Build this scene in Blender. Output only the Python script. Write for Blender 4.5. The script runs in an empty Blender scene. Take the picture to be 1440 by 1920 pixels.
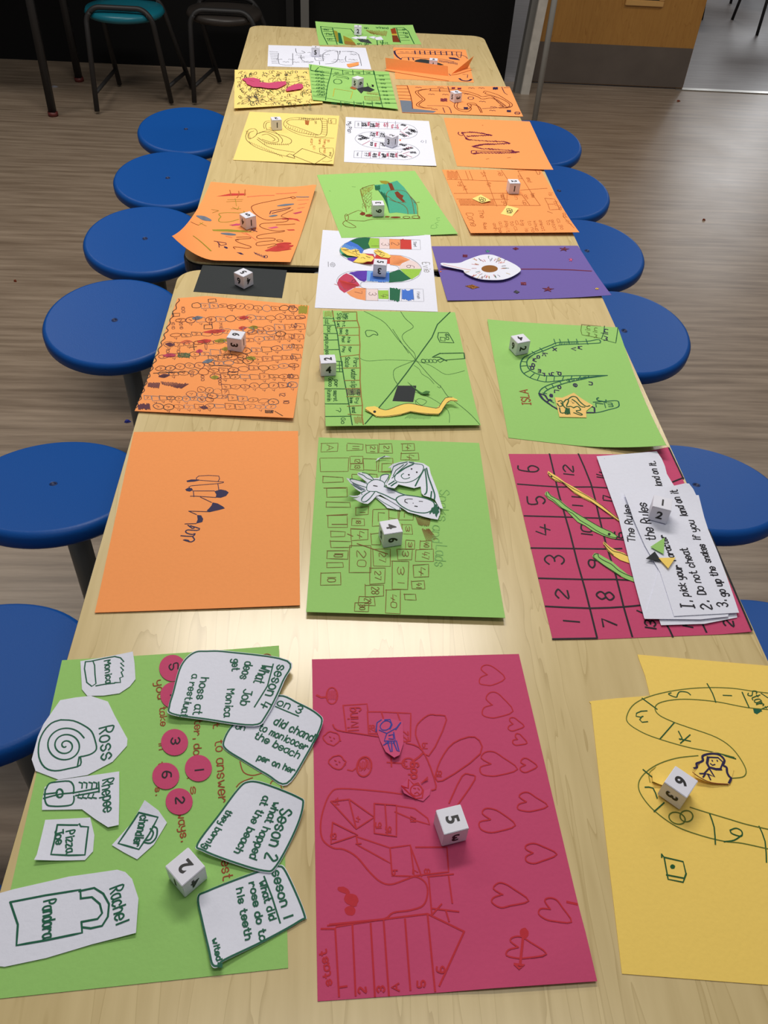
import bpy, bmesh, math, random
from mathutils import Vector, Matrix
R_ = math.radians
rnd = random.Random(7)
scn = bpy.context.scene
COL = scn.collection

# ------------------------------------------------------------------ camera
TZ = 0.735                      # table top height
CAMP = Vector((-0.103, 0.0, TZ + 0.71))
FPX = 1560.0
_p, _r, _y = R_(43.404), R_(4.1476), R_(5.105)
FW = Vector((math.sin(_y)*math.cos(_p), math.cos(_y)*math.cos(_p), -math.sin(_p)))
_rt = Vector((math.cos(_y), -math.sin(_y), 0)); _up = _rt.cross(FW)
RT = _rt*math.cos(_r) + _up*math.sin(_r)
UP = -_rt*math.sin(_r) + _up*math.cos(_r)
cd = bpy.data.cameras.new('camera'); cam = bpy.data.objects.new('camera', cd); COL.objects.link(cam)
cd.sensor_fit = 'VERTICAL'; cd.sensor_height = 36; cd.sensor_width = 27
cd.lens = FPX/1920*36; cd.clip_start = 0.02; cd.clip_end = 60
m = Matrix.Identity(4)
for i in range(3):
    m[i][0] = RT[i]; m[i][1] = UP[i]; m[i][2] = -FW[i]; m[i][3] = CAMP[i]
cam.matrix_world = m
scn.camera = cam
# ------------------------------------------------------------------ light
scn.view_settings.view_transform = 'Standard'; scn.view_settings.look = 'None'
scn.view_settings.gamma = 1; scn.view_settings.use_curve_mapping = False
scn.view_settings.exposure = -0.14
w = bpy.data.worlds.new('world'); scn.world = w; w.use_nodes = True
w.node_tree.nodes['Background'].inputs[0].default_value = (0.92, 0.95, 1.0, 1)
w.node_tree.nodes['Background'].inputs[1].default_value = 0.16
def panel(name, x, y, z, sx, sy, power, col=(1, .95, .88)):
    l = bpy.data.lights.new(name, 'AREA'); l.shape = 'RECTANGLE'; l.size = sx; l.size_y = sy
    l.energy = power; l.color = col
    o = bpy.data.objects.new(name, l); o.location = (x, y, z); COL.objects.link(o); return o
panel('ceiling_light', -0.10, 2.06, 2.7, 1.25, 0.30, 44)
panel('ceiling_light', -1.9, 3.4, 2.7, 1.25, 0.30, 22)
panel('ceiling_light', 0.05, 0.50, 2.7, 1.25, 0.30, 10)
panel('ceiling_light', 2.1, 3.6, 2.7, 1.25, 0.30, 20)
wl = panel('unseen_floor_sheen_light', 4.35, 9.2, 1.95, 1.1, 1.1, 30, (.95, .97, 1)); wl.rotation_euler = (R_(-70), 0, R_(0))  # unseen light beyond the door, no window modelled, added for the floor's sheen
panel('ceiling_light', 2.6, 8.6, 2.7, 1.2, 0.6, 30)

def ray(px, py): return RT*(px-720) - UP*(py-960) + FW*FPX
def P(px, py, z=TZ):
    d = ray(px, py); return CAMP + d*((z-CAMP.z)/d.z)
def PY(px, py, y):
    d = ray(px, py); return CAMP + d*((y-CAMP.y)/d.y)
def proj(v):
    d = Vector(v)-CAMP; k = FPX/d.dot(FW); return (720+d.dot(RT)*k, 960-d.dot(UP)*k)

# ------------------------------------------------------------------ materials
def lin(c):
    return tuple(((v/255)/12.92 if v/255 <= .04045 else ((v/255+.055)/1.055)**2.4) for v in c)
MATS = {}
def mat(name, rgb, rough=.6, metal=0, spec=.5, coat=0, noise=0, nscale=60, bump=0, sheen=0):
    if name in MATS: return MATS[name]
    mt = bpy.data.materials.new(name); mt.use_nodes = True; nt = mt.node_tree
    b = nt.nodes['Principled BSDF']
    c = (*rgb, 1); b.inputs['Base Color'].default_value = c
    b.inputs['Roughness'].default_value = rough; b.inputs['Metallic'].default_value = metal
    b.inputs['Specular IOR Level'].default_value = spec
    b.inputs['Coat Weight'].default_value = coat
    if noise or bump:
        tc = nt.nodes.new('ShaderNodeTexCoord'); n = nt.nodes.new('ShaderNodeTexNoise')
        n.inputs['Scale'].default_value = nscale; n.inputs['Detail'].default_value = 6
        nt.links.new(tc.outputs['Object'], n.inputs['Vector'])
        if noise:
            mx = nt.nodes.new('ShaderNodeMix'); mx.data_type = 'RGBA'
            mx.inputs[6].default_value = tuple(v*(1-noise) for v in rgb)+(1,)
            mx.inputs[7].default_value = tuple(min(1, v*(1+noise)) for v in rgb)+(1,)
            nt.links.new(n.outputs['Fac'], mx.inputs[0]); nt.links.new(mx.outputs[2], b.inputs['Base Color'])
        if bump:
            bp = nt.nodes.new('ShaderNodeBump'); bp.inputs['Strength'].default_value = bump
            bp.inputs['Distance'].default_value = .002
            nt.links.new(n.outputs['Fac'], bp.inputs['Height']); nt.links.new(bp.outputs[0], b.inputs['Normal'])
    MATS[name] = mt; return mt
def paper(name, srgb):
    return mat('paper_'+name, tuple(min(.93, v) for v in lin(srgb)), rough=.75, spec=.25, noise=.035, nscale=260, bump=.12)
PAPER = dict(orange=(246, 156, 90), green=(152, 202, 112), pink=(198, 74, 114), yellow=(255, 212, 108),
             lemon=(248, 216, 128), purple=(110, 94, 166), white=(226, 228, 242), black=(46, 50, 52), cream=(245, 220, 130))
def pap(k): return paper(k, PAPER[k])
INKC = dict(black=(22, 20, 28), green=(12, 92, 66), dgreen=(16, 84, 40), brown=(122, 84, 24), rust=(150, 62, 22), red=(188, 24, 44),
            navy=(36, 26, 72), pencil=(92, 80, 44), gpencil=(96, 112, 36), opencil=(176, 98, 44), tan=(150, 110, 46), blue=(60, 112, 205), lblue=(120, 172, 222), purple=(92, 54, 172),
            crimson=(190, 60, 92), lime=(150, 196, 70), orange=(232, 150, 96), blush=(228, 208, 208), tomato=(198, 58, 52),
            forest=(20, 98, 66), grey=(120, 120, 128), dgrey=(60, 60, 70), olive=(150, 140, 40), slate=(110, 120, 135), teal=(70, 165, 135),
            glitter=(140, 88, 30), wine=(110, 26, 60), pink=(205, 80, 130), gold=(205, 170, 40), biro=(40, 50, 150), plum=(90, 44, 60), lgreen=(120, 175, 95), salmon=(236, 120, 80), umber=(120, 50, 20))
def ink(k):
    return mat('ink_'+k, lin(INKC[k]), rough=.6, spec=.3, noise=.12, nscale=400)

def wood(name, base, dark, axis='Y', rough=.3, sc=1.0, spec=.5, streak=.5):
    mt = bpy.data.materials.new(name); mt.use_nodes = True; nt = mt.node_tree; N = nt.nodes.new; L = nt.links.new
    b = nt.nodes['Principled BSDF']; tc = N('ShaderNodeTexCoord'); mp = N('ShaderNodeMapping')
    s = {'Y': (sc*14, sc*1.3, sc*8), 'X': (sc*1.3, sc*14, sc*8), 'Z': (sc*14, sc*14, sc*1.2)}[axis]
    mp.inputs['Scale'].default_value = s; L(tc.outputs['Object'], mp.inputs['Vector'])
    n1 = N('ShaderNodeTexNoise'); n1.inputs['Scale'].default_value = 1.2; n1.inputs['Detail'].default_value = 3
    n1.inputs['Distortion'].default_value = .6; L(mp.outputs[0], n1.inputs['Vector'])
    # contour lines of the noise = cathedral grain
    ml = N('ShaderNodeMath'); ml.operation = 'MULTIPLY'; ml.inputs[1].default_value = 9; L(n1.outputs['Fac'], ml.inputs[0])
    fr = N('ShaderNodeMath'); fr.operation = 'FRACT'; L(ml.outputs[0], fr.inputs[0])
    rp = N('ShaderNodeValToRGB'); e = rp.color_ramp.elements
    e[0].position = 0; e[0].color = (0, 0, 0, 1); e[1].position = .10; e[1].color = (.75, .75, .75, 1)
    x = e.new(1.0); x.color = (1, 1, 1, 1); L(fr.outputs[0], rp.inputs[0])
    n2 = N('ShaderNodeTexNoise'); n2.inputs['Scale'].default_value = 7; n2.inputs['Detail'].default_value = 8
    L(mp.outputs[0], n2.inputs['Vector'])
    ad = N('ShaderNodeMix'); ad.data_type = 'FLOAT'; ad.inputs[0].default_value = streak
    L(rp.outputs[0], ad.inputs[2]); L(n2.outputs['Fac'], ad.inputs[3])
    mx = N('ShaderNodeMix'); mx.data_type = 'RGBA'; L(ad.outputs[0], mx.inputs[0])
    mx.inputs[6].default_value = (*dark, 1); mx.inputs[7].default_value = (*base, 1)
    L(mx.outputs[2], b.inputs['Base Color']); b.inputs['Roughness'].default_value = rough
    b.inputs['Specular IOR Level'].default_value = spec
    return mt
M_TABLE = wood('pale_maple_laminate', lin((222, 201, 150)), lin((178, 154, 102)), 'Y', rough=.23, sc=1.0, streak=.55)
M_FLOOR = None
def floor_mat(name, base, dark, rough):
    mt = bpy.data.materials.new(name); mt.use_nodes = True; nt = mt.node_tree; N = nt.nodes.new; L = nt.links.new
    b = nt.nodes['Principled BSDF']; tc = N('ShaderNodeTexCoord'); mp = N('ShaderNodeMapping')
    mp.inputs['Scale'].default_value = (1.6, 26, 1); L(tc.outputs['Object'], mp.inputs['Vector'])
    n = N('ShaderNodeTexNoise'); n.inputs['Scale'].default_value = 1.6; n.inputs['Detail'].default_value = 9
    n.inputs['Roughness'].default_value = .62; L(mp.outputs[0], n.inputs['Vector'])
    rp = N('ShaderNodeValToRGB'); e = rp.color_ramp.elements; e[0].position = .34; e[1].position = .66
    e[0].color = (*dark, 1); e[1].color = (*base, 1); L(n.outputs['Fac'], rp.inputs[0])
    L(rp.outputs[0], b.inputs['Base Color'])
    n3 = N('ShaderNodeTexNoise'); n3.inputs['Scale'].default_value = 3; n3.inputs['Detail'].default_value = 5
    L(tc.outputs['Object'], n3.inputs['Vector'])
    mr = N('ShaderNodeMapRange'); mr.inputs[3].default_value = rough-.06; mr.inputs[4].default_value = rough+.06
    L(n3.outputs['Fac'], mr.inputs[0]); L(mr.outputs[0], b.inputs['Roughness'])
    bp = N('ShaderNodeBump'); bp.inputs['Strength'].default_value = .15; bp.inputs['Distance'].default_value = .001
    L(n.outputs['Fac'], bp.inputs['Height']); L(bp.outputs[0], b.inputs['Normal'])
    return mt
M_FLOOR = floor_mat('wood_effect_vinyl', lin((158, 140, 121)), lin((118, 101, 84)), .36)
M_FLOOR2 = floor_mat('grey_vinyl', lin((140, 134, 134)), lin((120, 114, 112)), .40)
M_BLUE = mat('blue_plastic', lin((14, 78, 156)), rough=.42, spec=.22, bump=.12, nscale=350)
M_BLACKE = mat('black_edging', lin((26, 26, 28)), rough=.4)
M_STEEL = mat('grey_painted_tube', lin((128, 128, 124)), rough=.4, metal=.2)
M_DARK = mat('dark_painted_tube', lin((38, 36, 36)), rough=.5)
M_DIE = mat('white_card', lin((228, 228, 240)), rough=.45, spec=.4, noise=.02, nscale=120, bump=.05)

# ------------------------------------------------------------------ mesh helpers
def link(name, me, mt, parent=None):
    o = bpy.data.objects.new(name, me); COL.objects.link(o)
    if mt: me.materials.append(mt)
    if parent:
        o.parent = parent
        o.matrix_parent_inverse = parent.matrix_basis.inverted()
    return o
def tag(o, label=None, cat=None, group=None, kind=None):
    if label: o['label'] = label
    if cat: o['category'] = cat
    if group: o['group'] = group
    if kind: o['kind'] = kind
    return o
def empty(name, loc, rz=0):
    o = bpy.data.objects.new(name, None); COL.objects.link(o); o.empty_display_size = .02
    o.location = loc; o.rotation_euler = (0, 0, rz); return o
def mesh(name, vs, fs, smooth=False):
    me = bpy.data.meshes.new(name); me.from_pydata([tuple(v) for v in vs], [], fs); me.update()
    if smooth: me.polygons.foreach_set('use_smooth', [True]*len(me.polygons))
    return me
def frombm(name, bm, smooth=False):
    me = bpy.data.meshes.new(name); bmesh.ops.recalc_face_normals(bm, faces=bm.faces); bm.to_mesh(me); bm.free()
    if smooth: me.polygons.foreach_set('use_smooth', [True]*len(me.polygons))
    return me
def box(name, x0, x1, y0, y1, z0, z1, mt, parent=None, bev=0):
    bm = bmesh.new()
    bmesh.ops.create_cube(bm, size=1)
    for v in bm.verts:
        v.co = Vector(((x0+x1)/2+v.co.x*(x1-x0), (y0+y1)/2+v.co.y*(y1-y0), (z0+z1)/2+v.co.z*(z1-z0)))
    if bev: bmesh.ops.bevel(bm, geom=bm.edges[:], offset=bev, segments=2, affect='EDGES')
    return link(name, frombm(name, bm), mt, parent)
def tube(name, pts, r, mt, parent=None, seg=12, cap=True):
    pts = [Vector(p) for p in pts]; vs = []; fs = []; n = len(pts); prev = None
    for i, p in enumerate(pts):
        t = (pts[min(i+1, n-1)]-pts[max(i-1, 0)]).normalized()
        if prev is None:
            a = t.orthogonal().normalized()
        else:
            a = (prev - t*prev.dot(t)).normalized()
        prev = a; b = t.cross(a)
        rr = r[i] if isinstance(r, (list, tuple)) else r
        for k in range(seg):
            an = 2*math.pi*k/seg; vs.append(p+a*math.cos(an)*rr+b*math.sin(an)*rr)
    for i in range(n-1):
        for k in range(seg):
            k2 = (k+1) % seg; fs.append((i*seg+k, i*seg+k2, (i+1)*seg+k2, (i+1)*seg+k))
    if cap: fs += [tuple(range(seg))[::-1], tuple(range((n-1)*seg, n*seg))]
    return link(name, mesh(name, vs, fs, True), mt, parent)
def arc(pts, r=.03, n=5):
    """round the corners of a polyline"""
    pts = [Vector(p) for p in pts]; out = [pts[0]]
    for i in range(1, len(pts)-1):
        a = (pts[i-1]-pts[i]); b = (pts[i+1]-pts[i]); k = min(r, a.length/2, b.length/2)
        A = pts[i]+a.normalized()*k; B = pts[i]+b.normalized()*k
        for j in range(n+1):
            t = j/n; out.append(A*(1-t)**2+pts[i]*2*t*(1-t)+B*t*t)
    out.append(pts[-1]); return out
def lathe(name, prof, loc, mt, parent=None, seg=64):
    vs = []; fs = []; n = len(prof)
    for r, z in prof:
        for k in range(seg):
            a = 2*math.pi*k/seg; vs.append((loc[0]+r*math.cos(a), loc[1]+r*math.sin(a), loc[2]+z))
    for i in range(n-1):
        for k in range(seg):
            k2 = (k+1) % seg; fs.append((i*seg+k, i*seg+k2, (i+1)*seg+k2, (i+1)*seg+k))
    fs += [tuple(range(seg))[::-1], tuple(range((n-1)*seg, n*seg))]
    o = link(name, mesh(name, vs, fs, True), mt, parent)
    return o

# ------------------------------------------------------------------ setting
def plane_box(name, x0, x1, y0, y1, z0, z1, mt, kind='structure'):
    o = box(name, x0, x1, y0, y1, z0, z1, mt); o['kind'] = kind; return o
YW = 5.10
plane_box('floor', -5.5, 6.0, -3.0, YW, -.05, 0, M_FLOOR)
plane_box('floor', -1.0, 9.5, YW, 14.0, -.05, -.001, M_FLOOR2)
M_WALLB = mat('black_wall_board', lin((13, 12, 12)), rough=.8, spec=.2, noise=.2, nscale=40)
plane_box('wall_back', -5.5, .86, YW-.0, YW+.13, 0, 3.0, M_WALLB)
plane_box('wall_right', 3.9, 4.02, YW+.05, YW+.13, 0, 3.0, mat('magnolia_paint', lin((190, 180, 160)), rough=.8))
plane_box('trim_1', 1.86, 3.9, YW-.022, YW+.016, -.002, .005, mat('aluminium_strip', lin((190, 188, 182)), rough=.3, metal=.9))
# grey upright on the black wall, behind the table's far end
plane_box('trim_2', PY(565, 46, YW+.03).x, PY(580, 46, YW+.03).x, YW-.05, YW, 0, 2.9, mat('grey_upright', lin((112, 110, 106)), rough=.5))
plane_box('trim_3', PY(538, 46, YW+.03).x, PY(552, 46, YW+.03).x, YW-.03, YW, 0, 2.9, mat('dark_upright', lin((24, 23, 23)), rough=.5))

# door frame post: grey edge and chipped white front
def slanted(name, a, b, c, d, h, mt, kind=None, parent=None):
    """prism whose foot is a,b,c,d (x,y) and whose top leans by h=(dx,dy,z)"""
    vs = [(*p, 0) for p in (a, b, c, d)] + [(p[0]+h[0], p[1]+h[1], h[2]) for p in (a, b, c, d)]
    fs = [(0, 3, 2, 1), (4, 5, 6, 7), (0, 1, 5, 4), (1, 2, 6, 5), (2, 3, 7, 6), (3, 0, 4, 7)]
    o = link(name, mesh(name, vs, fs), mt, parent)
    if kind: o['kind'] = kind
    return o
pb = P(975, 174, 0); pa = P(966, 177, 0)
M_POST = mat('grey_frame_paint', lin((112, 110, 106)), rough=.5)
mtw = mat('chipped_white_paint', lin((196, 190, 180)), rough=.6, noise=.25, nscale=25, bump=.3)
pg = P(988, 170, 0)
slanted('trim_4', (pa.x, 4.90), (pb.x, 4.90), (pb.x, 4.96), (pa.x, 4.96), (.10, 0, 2.2), M_POST, 'structure')
slanted('trim_5', (pb.x, 4.88), (pg.x, 4.88), (pg.x, 4.94), (pb.x, 4.94), (.10, 0, 2.2), mtw, 'structure')

# wooden door with kick plate
dx0, dx1 = P(991, 160, 0).x, P(1277, 165, 0).x
door = empty('door_1', ((dx0+dx1)/2, YW, 0)); door['kind'] = 'structure'
M_DOOR = wood('oak_veneer', lin((186, 136, 68)), lin((150, 98, 42)), 'Z', rough=.35, sc=1.1, streak=.55)
box('door_leaf', dx0, dx1, YW, YW+.045, .006, 2.03, M_DOOR, door, .002)
zk = PY(1150, 84, YW).z
box('kick_plate', dx0+.003, dx1-.003, YW-.004, YW+.001, .01, zk, mat('scuffed_steel_plate', lin((112, 102, 94)), rough=.42, metal=.35, noise=.18, nscale=9, bump=.05), door)
x0, x1 = PY(1172, 5, YW).x, PY(1244, 6, YW).x; z0 = PY(1205, 11, YW).z; z1 = z0+.65
M_BEAD = mat('oak_beading', lin((206, 158, 92)), rough=.4)
fr = box('glazing_bead', x0, x1, YW-.012, YW, z0, z0+.028, M_BEAD, door, .003)
box('glazing_bead', x0, x1, YW-.012, YW, z1-.028, z1, M_BEAD, door, .003)
box('glazing_bead', x0, x0+.028, YW-.012, YW, z0+.028, z1-.028, M_BEAD, door, .003)
box('glazing_bead', x1-.028, x1, YW-.012, YW, z0+.028, z1-.028, M_BEAD, door, .003)
box('pane', x0+.028, x1-.028, YW-.004, YW-.001, z0+.028, z1-.028, mat('dark_glass', lin((60, 56, 44)), rough=.08), door)

# leaning grey pole in front of the door
pf = P(1000, 238, 0); pt = PY(1040, -2, pf.y+.02)
k = 1.25/pt.z
lp = tube('metal_pole', [pf+Vector((0, 0, .004)), pf+(pt-pf)*k], .014, mat('dull_aluminium', lin((170, 170, 166)), rough=.4, metal=.2))
tag(lp, 'thin grey metal pole leaning in front of the wooden door', 'pole')
# ------------------------------------------------------------------ furniture in the background
def lab_stool(f1, f2, f3, f4, seatpx, sy, sw, seat_m, label, hide=()):
    """feet world points f1 front left, f2 front right, f3 back left, f4 back right"""
    c = (f1+f2+f3+f4)/4; s = PY(*seatpx, sy); top = s.z
    root = empty('bar_stool', (c.x, c.y, 0)); tag(root, label, 'stool', 'tubular stools at the black wall')
    cx = s.x
    lathe('seat', [(sw*.5, -.018), (sw*.93, -.016), (sw, 0), (sw*.95, .016), (sw*.6, .02), (.01, .012)], (cx, sy, top), seat_m, root)
    for fa, fb, dy in ((f1, f2, -.14), (f3, f4, .14)):
        a = Vector((cx-.15, sy+dy, top+.0)); b = Vector((cx+.15, sy+dy, top+.0))
        a2 = Vector((cx-.11, sy+dy*.95, top+.04)); b2 = Vector((cx+.11, sy+dy*.95, top+.04))
        tube('leg_frame', arc([fa+Vector((0, 0, .012)), a, a2, b2, b, fb+Vector((0, 0, .012))], .06), .012, M_DARK, root)
    for fa, fb, sx in ((f1, f3, -.15), (f2, f4, .15)):
        A = fa.lerp(Vector((cx+sx, sy-.14, top)), .22); B = fb.lerp(Vector((cx+sx, sy+.14, top)), .22)
        tube('stretcher', [A, B], .009, M_DARK, root)
    return root
f1, f2, f3, f4 = P(183, 214, 0), P(322, 197, 0), P(225, 163, 0), P(360, 168, 0)
M_TEAL = mat('teal_plastic', lin((18, 110, 128)), rough=.35)
lab_stool(f1, f2, f3, f4, (234, 20), (f1.y+f3.y)/2+.02, .185, M_TEAL, 'tubular dark metal stool with a round teal plastic seat')
f1, f3 = P(365, 197, 0), P(412, 158, 0)
sx = Vector((.36, .05, 0))
lab_stool(f1, f1+sx, f3, f3+sx, (421, 25), (f1.y+f3.y)/2+.02, .185, mat('charcoal_plastic', lin((52, 46, 42)), rough=.4), 'tubular dark metal stool with a round black seat')

# dark table whose two slanting legs stand in the left corner
fA, fB = P(100, 217, 0), P(149, 152, 0)
tA = PY(56, 0, fA.y+.01); tB = PY(118, 0, fB.y)
H2 = 1.02
tb = empty('school_table', (fA.x-.5, (fA.y+fB.y)/2, 0)); tag(tb, 'tall dark table whose two slanting black legs stand at the left edge', 'table')
def ext(f, t, h): return f+(t-f)*(h/t.z)
def sqleg(a, b, mt, w=.016):
    o = tube('leg', [a, b], w*1.35, mt, tb, seg=4); return o
uA = ext(fA, tA, H2); uB = ext(fB, tB, H2)
for a, b in ((fA, uA), (fB, uB)):
    sqleg(a, b, M_DARK)
    tube('foot_cap', [a+Vector((0, 0, 0)), a+(b-a)*.018], .024, mat('red_brown_cap', lin((96, 34, 30)), rough=.5), tb, seg=8)
    sqleg(Vector((a.x-1.15, a.y, 0)), Vector((b.x-.85, b.y, H2)), M_DARK)
box('table_top', uA.x-.95, uA.x+.06, uA.y-.12, uB.y+.12, H2, H2+.025, M_BLACKE, tb, .004)

# chairs in the room beyond the door
def far_chair(p, rz, seatc, label):
    r = empty('classroom_chair', (p.x, p.y, 0), rz); tag(r, label, 'chair', 'chairs in the room beyond the door')
    bpy.context.view_layer.update()
    def loc(v): return r.matrix_basis @ Vector(v)
    for sx_ in (0, .38):
        tube('leg', [loc((sx_, 0, 0)), loc((sx_*.9+.02, .06, .44))], .011, M_DARK, r, 8)
        tube('leg', [loc((sx_, .42, 0)), loc((sx_*.9+.02, .36, .44)), loc((sx_*.9+.02, .40, .78))], .011, M_DARK, r, 8)
    def slab(nm, a, b, c, d, th, mt):
        n = (Vector(b)-Vector(a)).cross(Vector(d)-Vector(a)).normalized()*th
        vs = [loc(Vector(q)) for q in (a, b, c, d)]+[loc(Vector(q)+n) for q in (a, b, c, d)]
        link(nm, mesh(nm, vs, [(0, 3, 2, 1), (4, 5, 6, 7), (0, 1, 5, 4), (1, 2, 6, 5), (2, 3, 7, 6), (3, 0, 4, 7)]), mt, r)
    slab('seat', (0, .02, .44), (.38, .02, .44), (.38, .40, .43), (0, .40, .43), .012, seatc)
    slab('backrest', (0, .395, .56), (.38, .395, .56), (.38, .42, .80), (0, .42, .80), .012, seatc)
q = P(1419, 66, 0)
far_chair(q, R_(4), mat('dark_seat', lin((40, 40, 44)), rough=.5), 'black-legged chair nearest the door opening, top right')
q = P(1362, 20, 0)
far_chair(q+Vector((.12, .25, 0)), R_(8), mat('dark_red_seat', lin((90, 30, 30)), rough=.5), 'chair farther back beyond the door, left of the nearer one')
q = P(1313, 38, 0)
far_chair(q+Vector((-.36, 0, 0)), R_(4), mat('brown_seat', lin((60, 40, 30)), rough=.5), 'dark chair standing just behind the edge of the wooden door')

# ------------------------------------------------------------------ folding stool table
TX0, TX1 = -.3695, .3695
JY = 1.385
table = empty('folding_stool_table', (0, JY, 0))
tag(table, 'long pale wood folding dining table with black edging and attached blue stools', 'table')
def rrect(x0, x1, y0, y1, r, n=8):
    pts = []
    for cx, cy, a0 in ((x1-r, y1-r, 0), (x0+r, y1-r, 90), (x0+r, y0+r, 180), (x1-r, y0+r, 270)):
        for k in range(n+1):
            a = R_(a0+90*k/n); pts.append((cx+r*math.cos(a), cy+r*math.sin(a)))
    return pts
def prism(name, pts, z0, z1, mt, parent=None, bev=0):
    bm = bmesh.new(); vs = [bm.verts.new((x, y, z0)) for x, y in pts]; f = bm.faces.new(vs)
    r = bmesh.ops.extrude_face_region(bm, geom=[f])
    for v in r['geom']:
        if isinstance(v, bmesh.types.BMVert): v.co.z = z1
    if bev:
        e = [e for e in bm.edges if all(abs(v.co.z-z1) < 1e-6 for v in e.verts)]
        bmesh.ops.bevel(bm, geom=e, offset=bev, segments=2, affect='EDGES')
    return link(name, frombm(name, bm), mt, parent)
YFAR = 2.965; YNEAR = -.16
for y0, y1 in ((YNEAR, 1.358), (JY, YFAR)):
    tp = prism('tabletop', rrect(TX0, TX1, y0, y1, .04), TZ-.0035, TZ, M_TABLE, table, .0008)
    prism('edge_band', rrect(TX0-.0025, TX1+.0025, y0-.0025, y1+.0025, .042), TZ-.030, TZ-.0037, M_BLACKE, tp, .003)
    prism('core_board', rrect(TX0+.002, TX1-.002, y0+.002, y1-.002, .04), TZ-.0305, TZ-.0301, mat('brown_board', lin((120, 100, 80)), rough=.8), tp)
# hinge knobs at the joint
for px in (596, 812):
    q = P(px, 493, TZ)
    lathe('hinge_knob', [(.006, -.02), (.008, -.010), (.007, -.004), (.002, -.002)], (q.x, 1.371, TZ-.004), M_STEEL, table, 16)
SZ = TZ-.29
SY = [2.873, 2.470, 2.075, 1.670, 1.118, .715, .312]
SYR = [2.885, 2.480, 2.085, 1.680, 1.138, .730, .325]
def seat(x, y):
    r = .157; zt = SZ; tl = R_(7.5) if y > JY else R_(-9.5)
    s = lathe('seat', [(r-.030, -.034), (r-.006, -.033), (r, -.026), (r, -.010), (r-.004, -.003), (r-.010, 0), (r-.011, 0), (r*.75, -.0004), (r*.3, -.0009), (.0078, -.0012), (.0076, -.0012), (.0055, -.004)], (x, y, zt), M_BLUE, table, 72)
    tag(s, 'round blue plastic seat')
    cap_ = lathe('screw_cap', [(.0035, -.004), (.0068, -.0020), (.0064, -.0014), (.0045, -.0014), (.0042, -.003), (.0005, -.003)], (x, y, zt), mat('dark_blue_cap', lin((8, 34, 84)), rough=.5), s, 24)
    sg = -1 if x < 0 else 1
    brk = lathe('seat_bracket', [(.08, -.046), (.085, -.044), (.085, -.035), (.01, -.034)], (x, y, zt), M_DARK, s, 32)
    for o in (s, cap_, brk):        # the stool tops are not quite level: they tip a little towards the joint's far side
        T = Matrix.Translation((x, y, zt)) @ Matrix.Rotation(tl, 4, 'X') @ Matrix.Translation((-x, -y, -zt)); o.data.transform(T)
    # leg from under the seat to the floor, arm to the table frame
    tube('leg', [(x-sg*.015, y, zt-.045), (x-sg*.03, y-.03, .012)], .021, M_STEEL, table, 16)
    tube('foot_pad', [(x-sg*.03, y-.03, 0), (x-sg*.03, y-.03, .022)], .026, M_DARK, table, 16)
    tube('seat_arm', [(x-sg*.03, y, zt-.075), (sg*.28, y, zt-.075)], .016, M_DARK, table, 12)
for y in SY: seat(-.590, y)
for y in SYR: seat(.580, y)
# under-frame
for sx_ in (-1, 1):
    tube('frame_rail', [(sx_*.28, YNEAR+.15, SZ-.075), (sx_*.28, YFAR-.1, SZ-.075)], .018, M_DARK, table, 12)
    tube('frame_rail', [(sx_*.26, YNEAR+.1, TZ-.05), (sx_*.26, YFAR-.08, TZ-.05)], .015, M_DARK, table, 12)
for y in (.12, .95, 1.80, 2.62):
    tube('frame_leg', [(-.26, y, TZ-.05), (-.28, y, SZ-.075), (-.22, y, .03)], .015, M_DARK, table, 12)
    tube('frame_leg', [(.26, y, TZ-.05), (.28, y, SZ-.075), (.22, y, .03)], .015, M_DARK, table, 12)
    tube('cross_tube', [(-.22, y, .03), (.22, y, .03)], .015, M_DARK, table, 12)
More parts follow.
